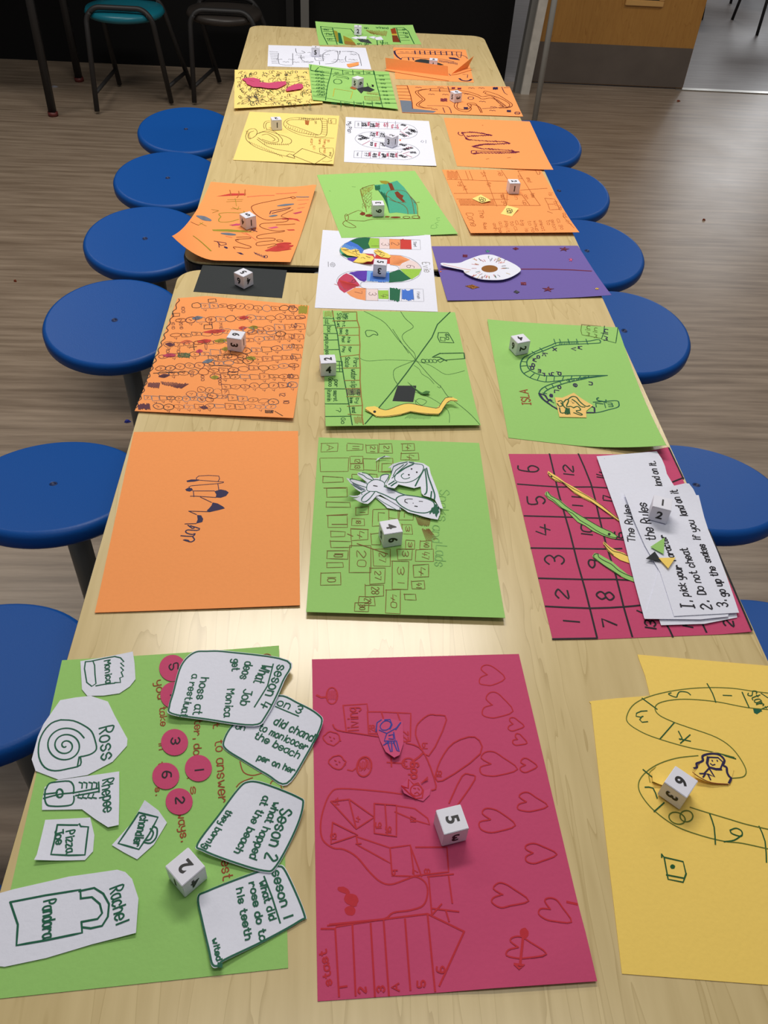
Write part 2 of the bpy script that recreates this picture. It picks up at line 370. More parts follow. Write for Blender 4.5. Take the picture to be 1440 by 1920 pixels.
#==SHEETS==
# ------------------------------------------------------------------ stroke lettering
G = {
'a': '36 16 05 03 12 22 33,36 33 42', 'b': '08 02,05 16 26 35 33 22 12 03', 'c': '35 26 16 05 03 12 22 33',
'd': '38 32,35 26 16 05 03 12 22 33', 'e': '04 34 35 26 16 05 03 12 22 33', 'f': '37 28 17 12,06 26',
'g': '36 16 05 04 13 23 34,36 31 20 10 01', 'h': '08 02,05 16 26 35 32', 'i': '16 12,17 18', 'j': '26 21 10 01,27 28',
'k': '08 02,36 04 32', 'l': '18 12', 'm': '06 02,05 16 25 22,25 36 45 42', 'n': '06 02,05 16 26 35 32',
'o': '16 05 03 12 22 33 35 26 16', 'p': '06 00,05 16 26 35 33 22 12 03', 'q': '36 30,35 26 16 05 03 12 22 33',
'r': '06 02,04 15 26 35', 's': '35 26 16 05 14 24 33 22 12 03', 't': '18 13 22 32,06 26', 'u': '06 03 12 22 33,36 32',
'v': '06 22 36', 'w': '06 12 24 32 46', 'x': '06 32,36 02', 'y': '06 04 13 23 34,36 31 20 10', 'z': '06 36 02 32',
'A': '02 28 42,14 34', 'B': '02 08 28 37 36 25 05,25 34 33 22 02', 'C': '37 28 18 07 03 12 22 33', 'D': '02 08 18 37 33 12 02',
'E': '38 08 02 32,05 25', 'F': '38 08 02,05 25', 'G': '37 28 18 07 03 12 22 33 35 25', 'H': '08 02,38 32,05 35', 'I': '18 38,28 22,12 32',
'J': '38 33 22 12 03,18 48', 'L': '08 02 32', 'M': '02 08 25 48 42', 'N': '02 08 32 38', 'O': '18 07 03 12 22 33 37 28 18',
'P': '02 08 28 37 36 25 05', 'R': '02 08 28 37 36 25 05,15 32', 'S': '37 28 18 07 06 34 33 22 12 03', 'T': '08 48,28 22',
'U': '08 03 12 22 33 38', 'V': '08 22 48', 'W': '08 12 25 32 48', 'Y': '08 25 48,25 22',
'0': '18 07 03 12 22 33 37 28 18', '1': '28 22', '2': '07 18 28 37 36 02 32', '3': '07 18 28 37 36 25 15,25 34 33 22 12 03',
'4': '18 04 44,36 22', '5': '38 08 05 25 34 33 22 12 03', '6': '38 18 05 03 12 22 33 34 25 05', '7': '08 38 12',
'8': '25 36 37 28 18 07 06 15 25 34 33 22 12 03 04 15', '9': '35 25 15 06 07 18 28 37 35 32', '.': '12 13', ',': '13 11', '?': '07 18 28 37 36 24 23,22 21',
"'": '18 17', ':': '13 12,16 15', '-': '15 35', '!': '18 14,13 12'}
GW = {'i': 2.4, 'l': 2.4, '1': 3.2, '.': 2, ',': 2, ' ': 3, 'm': 5.2, 'w': 5.2, 'M': 5.4, 'W': 5.4, "'": 2, 'T': 5, 'j': 3, 'f': 3.6, 't': 3.8}
def chaikin(p, n=1):
    for _ in range(n):
        q = [p[0]]
        for a, b in zip(p, p[1:]):
            q.append((a[0]*.75+b[0]*.25, a[1]*.75+b[1]*.25)); q.append((a[0]*.25+b[0]*.75, a[1]*.25+b[1]*.75))
        q.append(p[-1]); p = q
    return p
def catmull(p, n=6, closed=False):
    if len(p) < 3: return list(p)
    q = list(p); out = []
    if closed: q = [p[-1]]+q+[p[0], p[1]]
    else: q = [p[0]]+q+[p[-1]]
    for i in range(1, len(q)-2):
        a, b, c, d = q[i-1:i+3]
        for j in range(n):
            t = j/n
            out.append(tuple(.5*((2*b[k])+(-a[k]+c[k])*t+(2*a[k]-5*b[k]+4*c[k]-d[k])*t*t+(-a[k]+3*b[k]-3*c[k]+d[k])*t**3) for k in (0, 1)))
    out.append(tuple(q[-2])); return out

SHEETS = []
BASE = TZ+.0006
class Sheet:
    """a flat or gently curled piece of paper lying on the table; K = (x0, y0, s) is the scale of the sketch coordinates"""
    wk = 1.0
    def __init__(s, name, K, pts, color, label, cat, layer=0, lifts=(), group=None, quad=False, flatlift=0, smooth=False, parent=None, base=None, thick=.0004):
        s.K = K; s.layer = layer; s.z0 = BASE+layer*.0011+flatlift; s.lifts = []
        s.base = base
        for a, b, A in lifts:
            Pa, Pb = (a, b) if isinstance(a, Vector) else (P(*s.px(a), s.z0), P(*s.px(b), s.z0)); s.lifts.append((Pa.xy, (Pb-Pa).xy, A))
        s.S = {}; s.n = 0
        if smooth: pts = catmull(pts, 5, True)[:-1]
        W = [s.P(*p) for p in pts]; s.W = W
        me = s.surf(W, quad, thick, 0)
        s.o = link(name, me, pap(color) if isinstance(color, str) else color, parent)
        if label: tag(s.o, label, cat, group)
        SHEETS.append(s)
    def px(s, p): return (s.K[0]+p[0]/s.K[2], s.K[1]+p[1]/s.K[2])
    def h(s, x, y):
        z = s.base.h(x, y)+.0009 if s.base else s.z0
        for p0, d, A in s.lifts:
            t = ((x-p0.x)*d.x+(y-p0.y)*d.y)/d.length_squared
            if t > 0: z += A*min(t, 1.15)**2
        return z
    def P(s, x, y, off=0):
        px = s.px((x, y)); z = s.z0
        if s.lifts or s.base:       # first hit of the sight line with the curved sheet
            hi = s.z0+sum(l[2] for l in s.lifts)*1.35+.012; lo = s.z0-.002; n = 40
            if s.base: hi += .06
            f = lambda zz: (lambda q: zz-s.h(q.x, q.y))(P(*px, zz))
            a = hi
            for k in range(1, n+1):
                b = hi+(lo-hi)*k/n
                if f(b) <= 0: break
                a = b
            for _ in range(18):
                m_ = (a+b)/2
                if f(m_) > 0: a = m_
                else: b = m_
            z = (a+b)/2
        q = P(*px, z); q.z = s.h(q.x, q.y)+off
        return q
    def surf(s, W, quad, thick, off):
        curved = bool(s.lifts or s.base)
        if quad and curved:
            n = 26; vs = []; fs = []
            for lay in (0, 1):
                for j in range(n+1):
                    for i in range(n+1):
                        u, v = i/n, j/n
                        q = W[0]*(1-u)*(1-v)+W[1]*u*(1-v)+W[2]*u*v+W[3]*(1-u)*v
                        vs.append((q.x, q.y, s.h(q.x, q.y)+off-thick*lay))
            m_ = (n+1)**2; I = lambda i, j: j*(n+1)+i
            for j in range(n):
                for i in range(n):
                    f = (I(i, j), I(i, j+1), I(i+1, j+1), I(i+1, j)); fs.append(f); fs.append(tuple(a+m_ for a in f[::-1]))
            B = [I(i, 0) for i in range(n)]+[I(n, j) for j in range(n)]+[I(i, n) for i in range(n, 0, -1)]+[I(0, j) for j in range(n, 0, -1)]
            for a, b in zip(B, B[1:]+B[:1]): fs.append((a, b, b+m_, a+m_))
            me = mesh('sheet', vs, fs, True); me.set_sharp_from_angle(angle=R_(50)); return me
        bm = bmesh.new(); f = bm.faces.new([bm.verts.new((q.x, q.y, 0)) for q in W])
        if curved:
            bmesh.ops.triangulate(bm, faces=bm.faces[:])
            for _ in range(3): bmesh.ops.subdivide_edges(bm, edges=[e for e in bm.edges if e.calc_length() > .007], cuts=1, use_grid_fill=True)
            bmesh.ops.triangulate(bm, faces=bm.faces[:])
        bmesh.ops.recalc_face_normals(bm, faces=bm.faces)
        if thick:
            r = bmesh.ops.extrude_face_region(bm, geom=bm.faces[:])
            top = {v for v in r['geom'] if isinstance(v, bmesh.types.BMVert)}
        else: top = set(bm.verts)
        for v in bm.verts:
            v.co.z = s.h(v.co.x, v.co.y)+off-(0 if v in top else thick)
        return frombm('sheet', bm)
    # -- marks: flat ink laid on the paper
    def key(s, c, part): return s.S.setdefault((c, part), ([], []))
    def ribbon(s, W, w, c, part, closed=False):
        # resample on curved paper
        if s.lifts or s.base:
            o = [W[0]]
            for a, b in zip(W, W[1:]):
                n = max(1, int((b-a).length/.006))
                for k in range(1, n+1):
                    q = a.lerp(b, k/n); q.z = s.h(q.x, q.y)+(a.z-s.h(a.x, a.y)); o.append(q)
            W = o
        W = [W[0]]+[b for a, b in zip(W, W[1:]) if (b-a).length > 1e-5]
        if len(W) < 2: return
        w0 = w
        vs, fs = s.key(c, part); s.n += 1; n = len(W); b0 = len(vs); dz = (s.n % 16)*.000022
        for i, p in enumerate(W):
            w = w0*s.wk*(1+.5*max(0, p.y-.9))
            t = (W[min(i+1, n-1)]-W[max(i-1, 0)]); t.z = 0; t.normalize(); nn = Vector((-t.y, t.x, 0))*w/2
            e = Vector((0, 0, 0))
            if i == 0: e = -t*w*.35
            if i == n-1: e = t*w*.35
            for sg in (1, -1):
                q = p+nn*sg+e; q.z = s.h(q.x, q.y)+.00022+dz+(i % 40)*.000002; vs.append(q)
        for i in range(n-1): fs.append((b0+2*i, b0+2*i+1, b0+2*i+3, b0+2*i+2))
    def line(s, c, w, *ls, sm=0, closed=False, part='drawing'):
        """polylines in sketch coordinates; w in mm"""
        for l in ls:
            l = list(l)
            if sm: l = catmull(l, sm, closed)
            elif closed: l = l+[l[0]]
            s.ribbon([s.P(*p, .0002) for p in l], w*.001, c, part)
    def fill(s, c, pts, sm=0, part='colouring', off=.00012):
        if sm: pts = catmull(list(pts), sm, True)[:-1]
        vs, fs = s.key(c, part); s.n += 1; b0 = len(vs)
        W = [s.P(*p) for p in pts]
        bm = bmesh.new(); bm.faces.new([bm.verts.new((q.x, q.y, 0)) for q in W]); bmesh.ops.triangulate(bm, faces=bm.faces[:])
        if s.lifts or s.base:
            for _ in range(3): bmesh.ops.subdivide_edges(bm, edges=[e for e in bm.edges if e.calc_length() > .008], cuts=1)
            bmesh.ops.triangulate(bm, faces=bm.faces[:])
        bm.verts.index_update()
        for f in bm.faces: f.normal_update()
        for v in bm.verts: vs.append(Vector((v.co.x, v.co.y, s.h(v.co.x, v.co.y)+off+(s.n % 5)*.00002)))
        for f in bm.faces:
            ix = [b0+v.index for v in f.verts]; fs.append(tuple(ix if f.normal.z > 0 else ix[::-1]))
        bm.free()
    def blob(s, c, cx, cy, rx, ry, ang=0, part='colouring', n=14, jit=.12):
        a0 = R_(ang); p = []
        for k in range(n):
            a = 2*math.pi*k/n; q = 1+rnd.uniform(-jit, jit)
            x, y = rx*math.cos(a)*q, ry*math.sin(a)*q
            p.append((cx+x*math.cos(a0)-y*math.sin(a0), cy+x*math.sin(a0)+y*math.cos(a0)))
        s.fill(c, p, part=part)
    def oval(s, c, w, cx, cy, rx, ry, ang=0, part='drawing', n=16, jit=0.0, span=360, st=0):
        a0 = R_(ang); p = []
        for k in range(n+1):
            a = R_(st)+R_(span)*k/n; q = 1+rnd.uniform(-jit, jit)
            x, y = rx*math.cos(a)*q, ry*math.sin(a)*q
            p.append((cx+x*math.cos(a0)-y*math.sin(a0), cy+x*math.sin(a0)+y*math.cos(a0)))
        s.line(c, w, p, part=part, sm=2)
    def hatch(s, c, w, a, b, c2, d, n=8, jit=.13, part='colouring'):
        """zigzag between side a-b and side d-c2"""
        p = []; w *= .62
        for k in range(n+1):
            t = k/n; j = rnd.uniform(-jit, jit)
            A = (a[0]+(b[0]-a[0])*t, a[1]+(b[1]-a[1])*t); D = (d[0]+(c2[0]-d[0])*t, d[1]+(c2[1]-d[1])*t)
            A2 = (A[0]+(D[0]-A[0])*j, A[1]+(D[1]-A[1])*j); D2 = (D[0]+(D[0]-A[0])*j, D[1]+(D[1]-A[1])*j)
            p += [A2, D2] if k % 2 == 0 else [D2, A2]
        s.line(c, w, p, part=part)
    def lens(s, c, w, x0, y0, x1, y1, h, n=6, part='colouring'):
        """crayon smear: long strokes bulging between two ends"""
        L_ = math.hypot(x1-x0, y1-y0); nx, ny = -(y1-y0)/L_, (x1-x0)/L_
        for k in range(n):
            o = (k/(n-1)-.5)*h; a = abs(o)/h*rnd.uniform(.1, .35)
            s.line(c, w, [(x0+(x1-x0)*a+nx*o*.3, y0+(y1-y0)*a+ny*o*.3), (x0+(x1-x0)*.5+nx*o, y0+(y1-y0)*.5+ny*o), (x1-(x1-x0)*a+nx*o*.4, y1-(y1-y0)*a+ny*o*.4)], sm=3, part=part)
    def text(s, t, p0, p1, hpx, c, w, part='lettering', jit=.25):
        """handwriting along p0 -> p1, capitals hpx tall"""
        A = s.P(*p0); B = s.P(*p1); D = (B-A); D.z = 0; L_ = D.length; D.normalize(); U = Vector((-D.y, D.x, 0))
        mid = ((p0[0]+p1[0])/2, (p0[1]+p1[1])/2)
        l = math.hypot(p1[0]-p0[0], p1[1]-p0[1]); nx, ny = (p1[1]-p0[1])/l, -(p1[0]-p0[0])/l
        hh = (s.P(mid[0]+nx*hpx, mid[1]+ny*hpx)-s.P(*mid)).length/6
        wd = [GW.get(ch, 4.4) for ch in t]; sc = L_/max(.1, (sum(wd)-.8)); x = 0
        for ch, wv in zip(t, wd):
            if ch != ' ':
                dy = rnd.uniform(-jit, jit)
                for st in G.get(ch, G['o']).split(','):
                    q = [(int(a[0]), int(a[1])) for a in st.split()]
                    q = [(a+rnd.uniform(-.12, .12), b+rnd.uniform(-.12, .12)) for a, b in q]
                    q = catmull(q, 3) if len(q) > 3 else q
                    pts = []
                    for a, b in q:
                        v = A+D*((x+a)*sc)+U*((b-2+dy)*hh); v.z = s.h(v.x, v.y)+.0002; pts.append(v)
                    s.ribbon(pts, w*.001, c, part)
            x += wv
    def heart(s, c, w, cx, cy, sz, ang, sq=1.0, part='drawing'):
        base = [(0, -.25), (-.18, -.5), (-.42, -.48), (-.5, -.2), (-.38, .1), (0, .6), (.36, .12), (.5, -.2), (.42, -.46), (.2, -.5), (.02, -.22)]
        a0 = R_(ang); p = []
        for x, y in base:
            x, y = x*sz*sq*rnd.uniform(.92, 1.08), y*sz*rnd.uniform(.92, 1.08)
            p.append((cx+x*math.cos(a0)-y*math.sin(a0), cy+x*math.sin(a0)+y*math.cos(a0)))
        s.line(c, w, p, sm=3, part=part)
    def done(s):
        multi = {}
        for (c, part), (vs, fs) in s.S.items():
            o = link(part, mesh(part, vs, fs), ink(c), s.o)
            if part in ('drawing', 'colouring', 'lettering'): o['kind'] = 'stuff'
            o['label'] = ('%s %s' % ({'gpencil': 'green pencil', 'opencil': 'orange pencil', 'biro': 'blue', 'dgreen': 'dark green', 'lblue': 'light blue',
                 'dgrey': 'dark grey', 'lgreen': 'pale green', 'blush': 'pale pink', 'umber': 'dark brown'}.get(c, c), part))

def board(K, pts, color, label, lifts=(), quad=True, layer=0, name='game_board', cat='paper board', **k):
    return Sheet(name, K, pts, color, label, cat, layer, lifts, quad=quad, **k)
GB = 'felt-tip drawn game boards on the table'

# ================================================================= front left: green trivia board
K = (0, 1200, 2.3226)
b = board(K, [(270, 88), (1215, 24), (1255, 1428), (-62, 1568)], 'green', 'green board at the front left under white trivia cards and pink discs', lifts=[((700, 300), (1215, 24), .003)])
b.text('to answer', (938, 440), (955, 715), 40, 'rust', 1.1); b.text('questi', (955, 905), (975, 1065), 42, 'rust', 1.1)
b.text('ter, do', (848, 350), (842, 505), 32, 'rust', 1.0); b.text(', s', (820, 590), (835, 680), 30, 'rust', 1.0); b.text('ways.', (775, 755), (790, 880), 34, 'rust', 1.1)
b.text('you', (678, 180), (690, 262), 34, 'rust', 1.1); b.text('take', (695, 295), (700, 378), 28, 'rust', 1.0); b.text('in', (692, 448), (694, 482), 24, 'rust', 1)
b.text('t', (690, 535), (690, 552), 24, 'rust', 1); b.text('s.', (676, 645), (678, 678), 24, 'rust', 1)
b.text('t', (930, 365), (930, 385), 26, 'rust', 1)
b.line('rust', 1, [(1130, 75), (1160, 62), (1180, 70), (1178, 90)], [(1045, 530), (1060, 575), (1100, 590), (1150, 580), (1180, 600)], [(1030, 640), (1050, 620), (1100, 600)], [(1175, 640), (1185, 615), (1215, 620), (1228, 650)], sm=4)
b.done()
def disc(cx, cy, n, lab, up=0, r=59):
    K = (0, 1200, 2.3226)
    pts = [(cx+r*math.cos(2*math.pi*k/28)*1.0, cy+r*.98*math.sin(2*math.pi*k/28)) for k in range(28)]
    d = Sheet('number_disc', K, pts, 'pink', lab, 'paper disc', 1, group='pink paper number discs on the green board')
    d.text(n, (cx-14, cy-16), (cx-14, cy+14), 36, 'black', 1.4, part='numeral', jit=0); d.done()
disc(752, 122, '5', 'pink paper disc marked five, right beside the corner of the topmost trivia card')
disc(757, 240, '4', 'pink paper disc mostly hidden beneath the left edge of the topmost trivia card')
disc(760, 445, '3', 'pink paper disc marked three, alone in the middle of the disc group')
disc(864, 558, '1', 'pink paper disc marked one, rightmost of the disc group')
disc(722, 592, '6', 'pink paper disc marked six, touching the lowest disc from upper left')
disc(780, 703, '2', 'pink paper disc marked two, lowest one and nearest the front die')
CG = 'white cut-out cards on the green board'
c = Sheet('picture_card', K, [(350, 92), (470, 72), (578, 50), (586, 100), (590, 170), (565, 202), (520, 232), (450, 242), (380, 243), (357, 215)], 'white', 'white cut-out with a green jar drawing at the top left corner of the green board', 'paper cut-out', 1, lifts=[((470, 170), (590, 60), .002)], group=CG)
c.line('green', 1.3, [(372, 95), (368, 125), (378, 185), (400, 202), (418, 190), (414, 150), (412, 110), (405, 92), (372, 95)], [(400, 92), (455, 80), (500, 72), (525, 78)], [(525, 78), (540, 95), (525, 100), (540, 115), (525, 118), (538, 132), (528, 140), (536, 160), (522, 165), (525, 185), (500, 186)], [(418, 200), (460, 192), (500, 188)])
c.text('Monica', (455, 92), (462, 192), 28, 'green', 1.2); c.done()
c = Sheet('picture_card', K, [(395, 243), (470, 268), (500, 330), (555, 430), (553, 460), (490, 530), (380, 588), (255, 608), (155, 570), (138, 520), (165, 420), (190, 365), (262, 262), (330, 250)], 'white', 'large white cut-out with a green spiral drawing, left edge of the green board', 'paper cut-out', 1, group=CG)
sp = [(285+(5+4.9*a)*math.cos(a+1.2), 460+(5+4.9*a)*math.sin(a+1.2)*.9) for a in [i*.42 for i in range(0, 42)]]
c.line('green', 1.4, sp, [(265, 348), (320, 352), (370, 375), (400, 400), (415, 440), (420, 475), (400, 495), (370, 505), (352, 508)], [(350, 508), (350, 545), (300, 560), (240, 570), (195, 555), (170, 510), (170, 450), (190, 400), (225, 362), (265, 348)], [(345, 510), (338, 548)], sm=3)
c.text('Ross', (432, 385), (445, 530), 62, 'green', 1.5); c.done()
c = Sheet('picture_card', K, [(250, 610), (519, 572), (519, 700), (517, 805), (470, 815), (415, 780), (357, 737), (183, 740), (183, 700), (195, 640)], 'white', 'white L-shaped cut-out with a green guitar drawing on the green board', 'paper cut-out', 1, lifts=[((300, 640), (519, 815), .002)], group=CG)
c.line('green', 1.4, [(200, 650), (215, 625), (250, 618), (300, 615), (318, 630), (322, 650), (320, 668)], [(322, 680), (322, 700), (310, 718), (270, 724), (230, 724), (205, 718), (195, 690), (198, 650)], [(190, 690), (260, 672), (330, 664), (430, 645)], [(192, 672), (250, 665)], [(330, 678), (430, 660)], sm=3)
c.oval('green', 1.6, 260, 668, 14, 18)
for i, x in enumerate((345, 365, 388, 408)): c.line('green', 1.3, [(x, 620), (x+14, 624), (x+12, 645)], [(x, 672), (x-6, 686), (x+12, 690)])
c.line('green', 1.4, [(430, 620), (432, 662)])
c.text('Rhepee', (445, 612), (452, 755), 46, 'green', 1.3); c.done()
c = Sheet('picture_card', K, [(197, 783), (393, 773), (411, 850), (405, 920), (370, 958), (250, 960), (148, 957), (160, 935)], 'white', 'white cut-out with a green pizza box drawing on the green board', 'paper cut-out', 1, lifts=[((300, 850), (148, 960), .003)], group=CG)
c.line('green', 1.5, [(250, 805), (300, 806), (340, 806), (345, 800), (352, 812), (385, 814), (378, 870), (370, 936), (300, 938), (222, 934), (238, 870), (250, 805)])
c.text('Pizza', (288, 835), (288, 930), 36, 'green', 1.3); c.text('Joe', (240, 830), (244, 895), 34, 'green', 1.3); c.done()
c = Sheet('picture_card', K, [(630, 697), (690, 742), (727, 795), (670, 890), (597, 955), (540, 925), (487, 893), (570, 800)], 'white', 'white diamond-shaped cut-out with a green bag drawing above the front die', 'paper cut-out', 1, lifts=[((600, 820), (630, 690), .004)], group=CG)
c.line('green', 1.5, [(605, 752), (688, 772), (650, 845), (605, 912), (515, 886), (560, 820), (605, 752)])
c.line('green', 1.5, [(665, 812), (684, 822), (680, 860), (655, 885), (625, 880)], [(655, 822), (668, 840), (655, 868), (635, 872)], sm=3)
c.text('chandler', (612, 765), (578, 900), 34, 'green', 1.2); c.done()
c = Sheet('picture_card', K, [(-22, 1108), (60, 1085), (300, 1030), (510, 1000), (545, 1010), (575, 1040), (603, 1125), (592, 1275), (400, 1325), (200, 1385), (20, 1423), (-30, 1418)], 'white', 'largest white cut-out with a green handbag drawing, front left corner of the green board', 'paper cut-out', 1, lifts=[((250, 1230), (603, 1060), .003)], group=CG)
c.line('green', 1.7, [(45, 1142), (200, 1112), (350, 1088), (352, 1126)], [(352, 1126), (400, 1120), (435, 1150), (445, 1190), (425, 1215), (355, 1228)], [(345, 1094), (410, 1080), (450, 1105), (475, 1150), (470, 1205), (445, 1245), (395, 1256), (362, 1252)], [(355, 1228), (358, 1275), (200, 1308), (72, 1330), (78, 1240), (45, 1142)], sm=0)
c.text('Pandora', (190, 1140), (185, 1305), 50, 'green', 1.4); c.text('Rachel', (480, 1085), (505, 1245), 56, 'green', 1.4); c.done()
# question cards, rounded, outlined in green
def qcard(pts, label, layer, lifts=()):
    q = Sheet('trivia_card', (0, 1200, 2.3226), pts, 'white', label, 'paper card', layer, lifts, smooth=True, group='rounded white trivia cards')
    cx = sum(p[0] for p in pts)/len(pts); cy = sum(p[1] for p in pts)/len(pts)
    q.line('green', 1.6, [(cx+(x-cx)*.975, cy+(y-cy)*.965) for x, y in pts], sm=5, closed=True); return q
q = qcard([(1180, 985), (1215, 978), (1250, 1005), (1330, 1190), (1310, 1225), (1150, 1315), (975, 1400), (950, 1425), (922, 1420), (905, 1350), (875, 1220), (858, 1120), (900, 1090), (1050, 1030)], 'rounded white trivia card nearest the camera, beside the front die', 1, lifts=[((1080, 1150), (925, 1430), .004)])
q.line('green', 1.4, [(1150, 1030), (1185, 1120), (1220, 1232)])
q.text('seson 1', (1185, 1010), (1238, 1215), 40, 'green', 1.5); q.text('What did', (1130, 1055), (1175, 1225), 30, 'green', 1.3); q.text('rose do to', (1085, 1060), (1135, 1315), 30, 'green', 1.3)
q.text('his teeth', (1030, 1085), (1070, 1310), 30, 'green', 1.3); q.text('wited', (925, 1305), (945, 1400), 24, 'green', 1.2)
q.fill('green', [(948, 1402), (970, 1410), (968, 1428), (945, 1425)]); q.done()
q = qcard([(1080, 612), (1150, 620), (1300, 680), (1325, 715), (1290, 830), (1205, 990), (1150, 1012), (1000, 968), (880, 920), (855, 890), (950, 760), (1035, 645)], 'rounded white trivia card lying between the lowest and the middle one', 2, lifts=[((1050, 800), (860, 920), .005), ((1150, 800), (1325, 680), .006)])
q.text('Seson 2', (1225, 735), (1150, 955), 50, 'green', 1.6); q.text('what happed', (1192, 705), (1085, 950), 32, 'green', 1.3); q.text('at the beach', (1150, 680), (1020, 925), 30, 'green', 1.3)
q.text('they bornig', (990, 740), (880, 905), 26, 'green', 1.2); q.done()
q = qcard([(1215, 237), (1300, 270), (1385, 318), (1405, 365), (1340, 500), (1250, 632), (1160, 590), (1060, 530), (980, 478), (970, 440), (1010, 370), (1110, 290)], 'rounded white trivia card partly covered by the topmost one', 1, lifts=[((1180, 440), (1407, 365), .005)])
q.line('green', 1.3, [(1200, 290), (1300, 332)])
q.text('on 3', (1205, 282), (1310, 322), 32, 'green', 1.3)
q.text('did chandl', (1190, 365), (1370, 448), 34, 'green', 1.4); q.text('to monicocer', (1125, 390), (1335, 482), 30, 'green', 1.3); q.text('the beach', (1105, 425), (1300, 518), 30, 'green', 1.3)
q.text('per on her', (1120, 520), (1280, 582), 26, 'green', 1.3); q.text('on', (1025, 385), (1065, 395), 24, 'green', 1.2); q.done()
q = qcard([(840, 52), (900, 44), (1000, 48), (1258, 88), (1238, 180), (1165, 330), (1105, 376), (900, 350), (745, 325), (733, 290), (750, 230), (785, 110)], 'topmost rounded white trivia card, at the back of the green board', 3, lifts=[((1000, 200), (1258, 88), .006), ((950, 250), (733, 320), .004)])
q.line('green', 1.4, [(1190, 105), (1165, 200), (1108, 292)])
q.text('seson 4', (1210, 108), (1135, 290), 40, 'green', 1.5);
q.text('What', (1140, 108), (1105, 185), 40, 'green', 1.4); q.text('Job', (1065, 215), (1045, 285), 36, 'green', 1.4); q.text('deos', (1070, 95), (1045, 170), 34, 'green', 1.3); q.text('get', (1015, 85), (1010, 135), 30, 'green', 1.3)
q.text('Monica', (990, 215), (975, 335), 32, 'green', 1.3); q.text('hoss at', (875, 165), (840, 325), 34, 'green', 1.3); q.text('a restiuat', (838, 150), (785, 335), 28, 'green', 1.2); q.done()

# ================================================================= front centre: pink hearts board
K = (560, 1200, 2.4828)
b = board(K, [(62, 90), (1025, 65), (1390, 1588), (88, 1682)], 'pink', 'large bright pink card board at the front with red hearts drawn down its right side', lifts=[((600, 1500), (700, 1700), .002)])
R = 'red'; W = 1.2
for a in ((900, 168, 110, -80, .9), (925, 312, 120, -75, 1.0), (1010, 395, 62, -80, 1), (1030, 468, 56, -70, 1), (925, 585, 150, -80, .75), (1070, 585, 70, -85, .9), (1085, 760, 120, -80, .75), (925, 845, 150, -78, .75), (1120, 995, 130, -88, .7), (980, 1195, 150, -78, .75), (1195, 1270, 140, -60, .75), (1055, 1440, 160, -78, .65)):
    b.heart(R, W, *a[:4], sq=a[4])
b.blob(R, 1050, 1365, 22, 24); b.line(R, 2, [(1045, 1380), (1030, 1515)], [(1005, 1510), (1050, 1515), (1025, 1530), (1008, 1512)], [(1250, 1220), (1295, 1230)])
# track
b.line(R, 1.4, [(480, 718), (380, 705), (200, 692), (150, 712), (118, 780), (102, 860), (112, 930), (160, 968), (210, 975), (270, 1010), (330, 1080), (380, 1125), (430, 1138), (500, 1115), (545, 1102), (590, 1130), (600, 1180), (580, 1235), (520, 1258), (440, 1270), (400, 1298), (300, 1310), (135, 1330)], sm=4)
b.line(R, 1.5, [(105, 1345), (170, 1345), (175, 1335), (250, 1322), (395, 1300), (600, 1275), (770, 1358)], [(170, 1345), (188, 1660)], [(250, 1325), (265, 1655)], [(335, 1320), (355, 1660)], [(395, 1300), (420, 1655)], [(495, 1300), (520, 1630)], [(600, 1280), (635, 1635)], [(770, 1358), (655, 1610)], [(145, 1325), (400, 1300)])
b.line(R, 1.3, [(150, 752), (235, 742), (352, 825), (268, 880), (150, 752)], [(235, 745), (268, 878)], [(158, 850), (275, 908), (150, 950), (158, 850)], [(352, 762), (455, 770), (455, 915), (352, 900), (352, 762)], [(402, 765), (412, 910)], [(445, 770), (540, 785), (600, 830), (610, 860), (540, 840), (448, 800)], [(268, 915), (425, 968), (432, 1042), (275, 955), (268, 915)], [(425, 968), (435, 1098), (538, 1100), (520, 955), (425, 968)], [(520, 960), (572, 1100)], [(545, 965), (690, 965), (698, 1080), (540, 1098)], [(600, 1102), (720, 1090)], [(605, 1105), (620, 1280)], [(698, 1100), (715, 1225)], [(620, 1250), (745, 1265)], [(620, 1280), (665, 1230)], [(685, 1260), (700, 1310)])
b.line(R, 1.3, [(700, 760), (760, 635), (800, 628), (820, 650), (735, 775)], [(545, 420), (555, 390), (600, 352), (640, 350), (688, 372), (605, 540), (550, 460), (545, 420)], [(635, 635), (660, 560), (720, 480), (820, 452), (845, 530), (670, 655), (635, 635)], [(500, 480), (560, 500), (600, 560), (640, 680), (620, 700)], [(160, 395), (180, 420), (270, 435), (370, 450)], sm=3)
b.line(R, 1.4, [(207, 305), (318, 298), (322, 328)], [(207, 305), (222, 430)], [(320, 335), (380, 335), (522, 342), (520, 470), (480, 475)], [(320, 335), (325, 435), (365, 437)], [(385, 335), (395, 368)], [(460, 340), (475, 385)])
b.text('living', (280, 425), (270, 312), 48, R, 1.3)
b.text('28', (355, 425), (352, 395), 26, R, 1.2); b.text('22', (512, 470), (508, 425), 26, R, 1.2)
b.oval(R, 1.4, 155, 260, 26, 38); b.line(R, 2.2, [(85, 258), (105, 268), (128, 266)]); b.hatch(R, .8, (135, 240), (175, 240), (175, 280), (135, 280), 7)
for cx, cy in ((155, 460), (180, 570)):
    b.oval(R, 1.2, cx, cy, 38, 30, 15, jit=.12); b.line(R, 1, [(cx-12, cy-10), (cx-6, cy-6)], [(cx-6, cy+8), (cx, cy+10)], [(cx+8, cy-4), (cx+12, cy)])
b.oval(R, 1.5, 305, 590, 34, 46, 10); b.oval(R, 1.3, 300, 575, 20, 24, 10); b.hatch(R, 1.2, (275, 570), (335, 560), (335, 600), (275, 610), 8); b.line(R, 1.4, [(228, 605), (250, 610), (270, 595)])
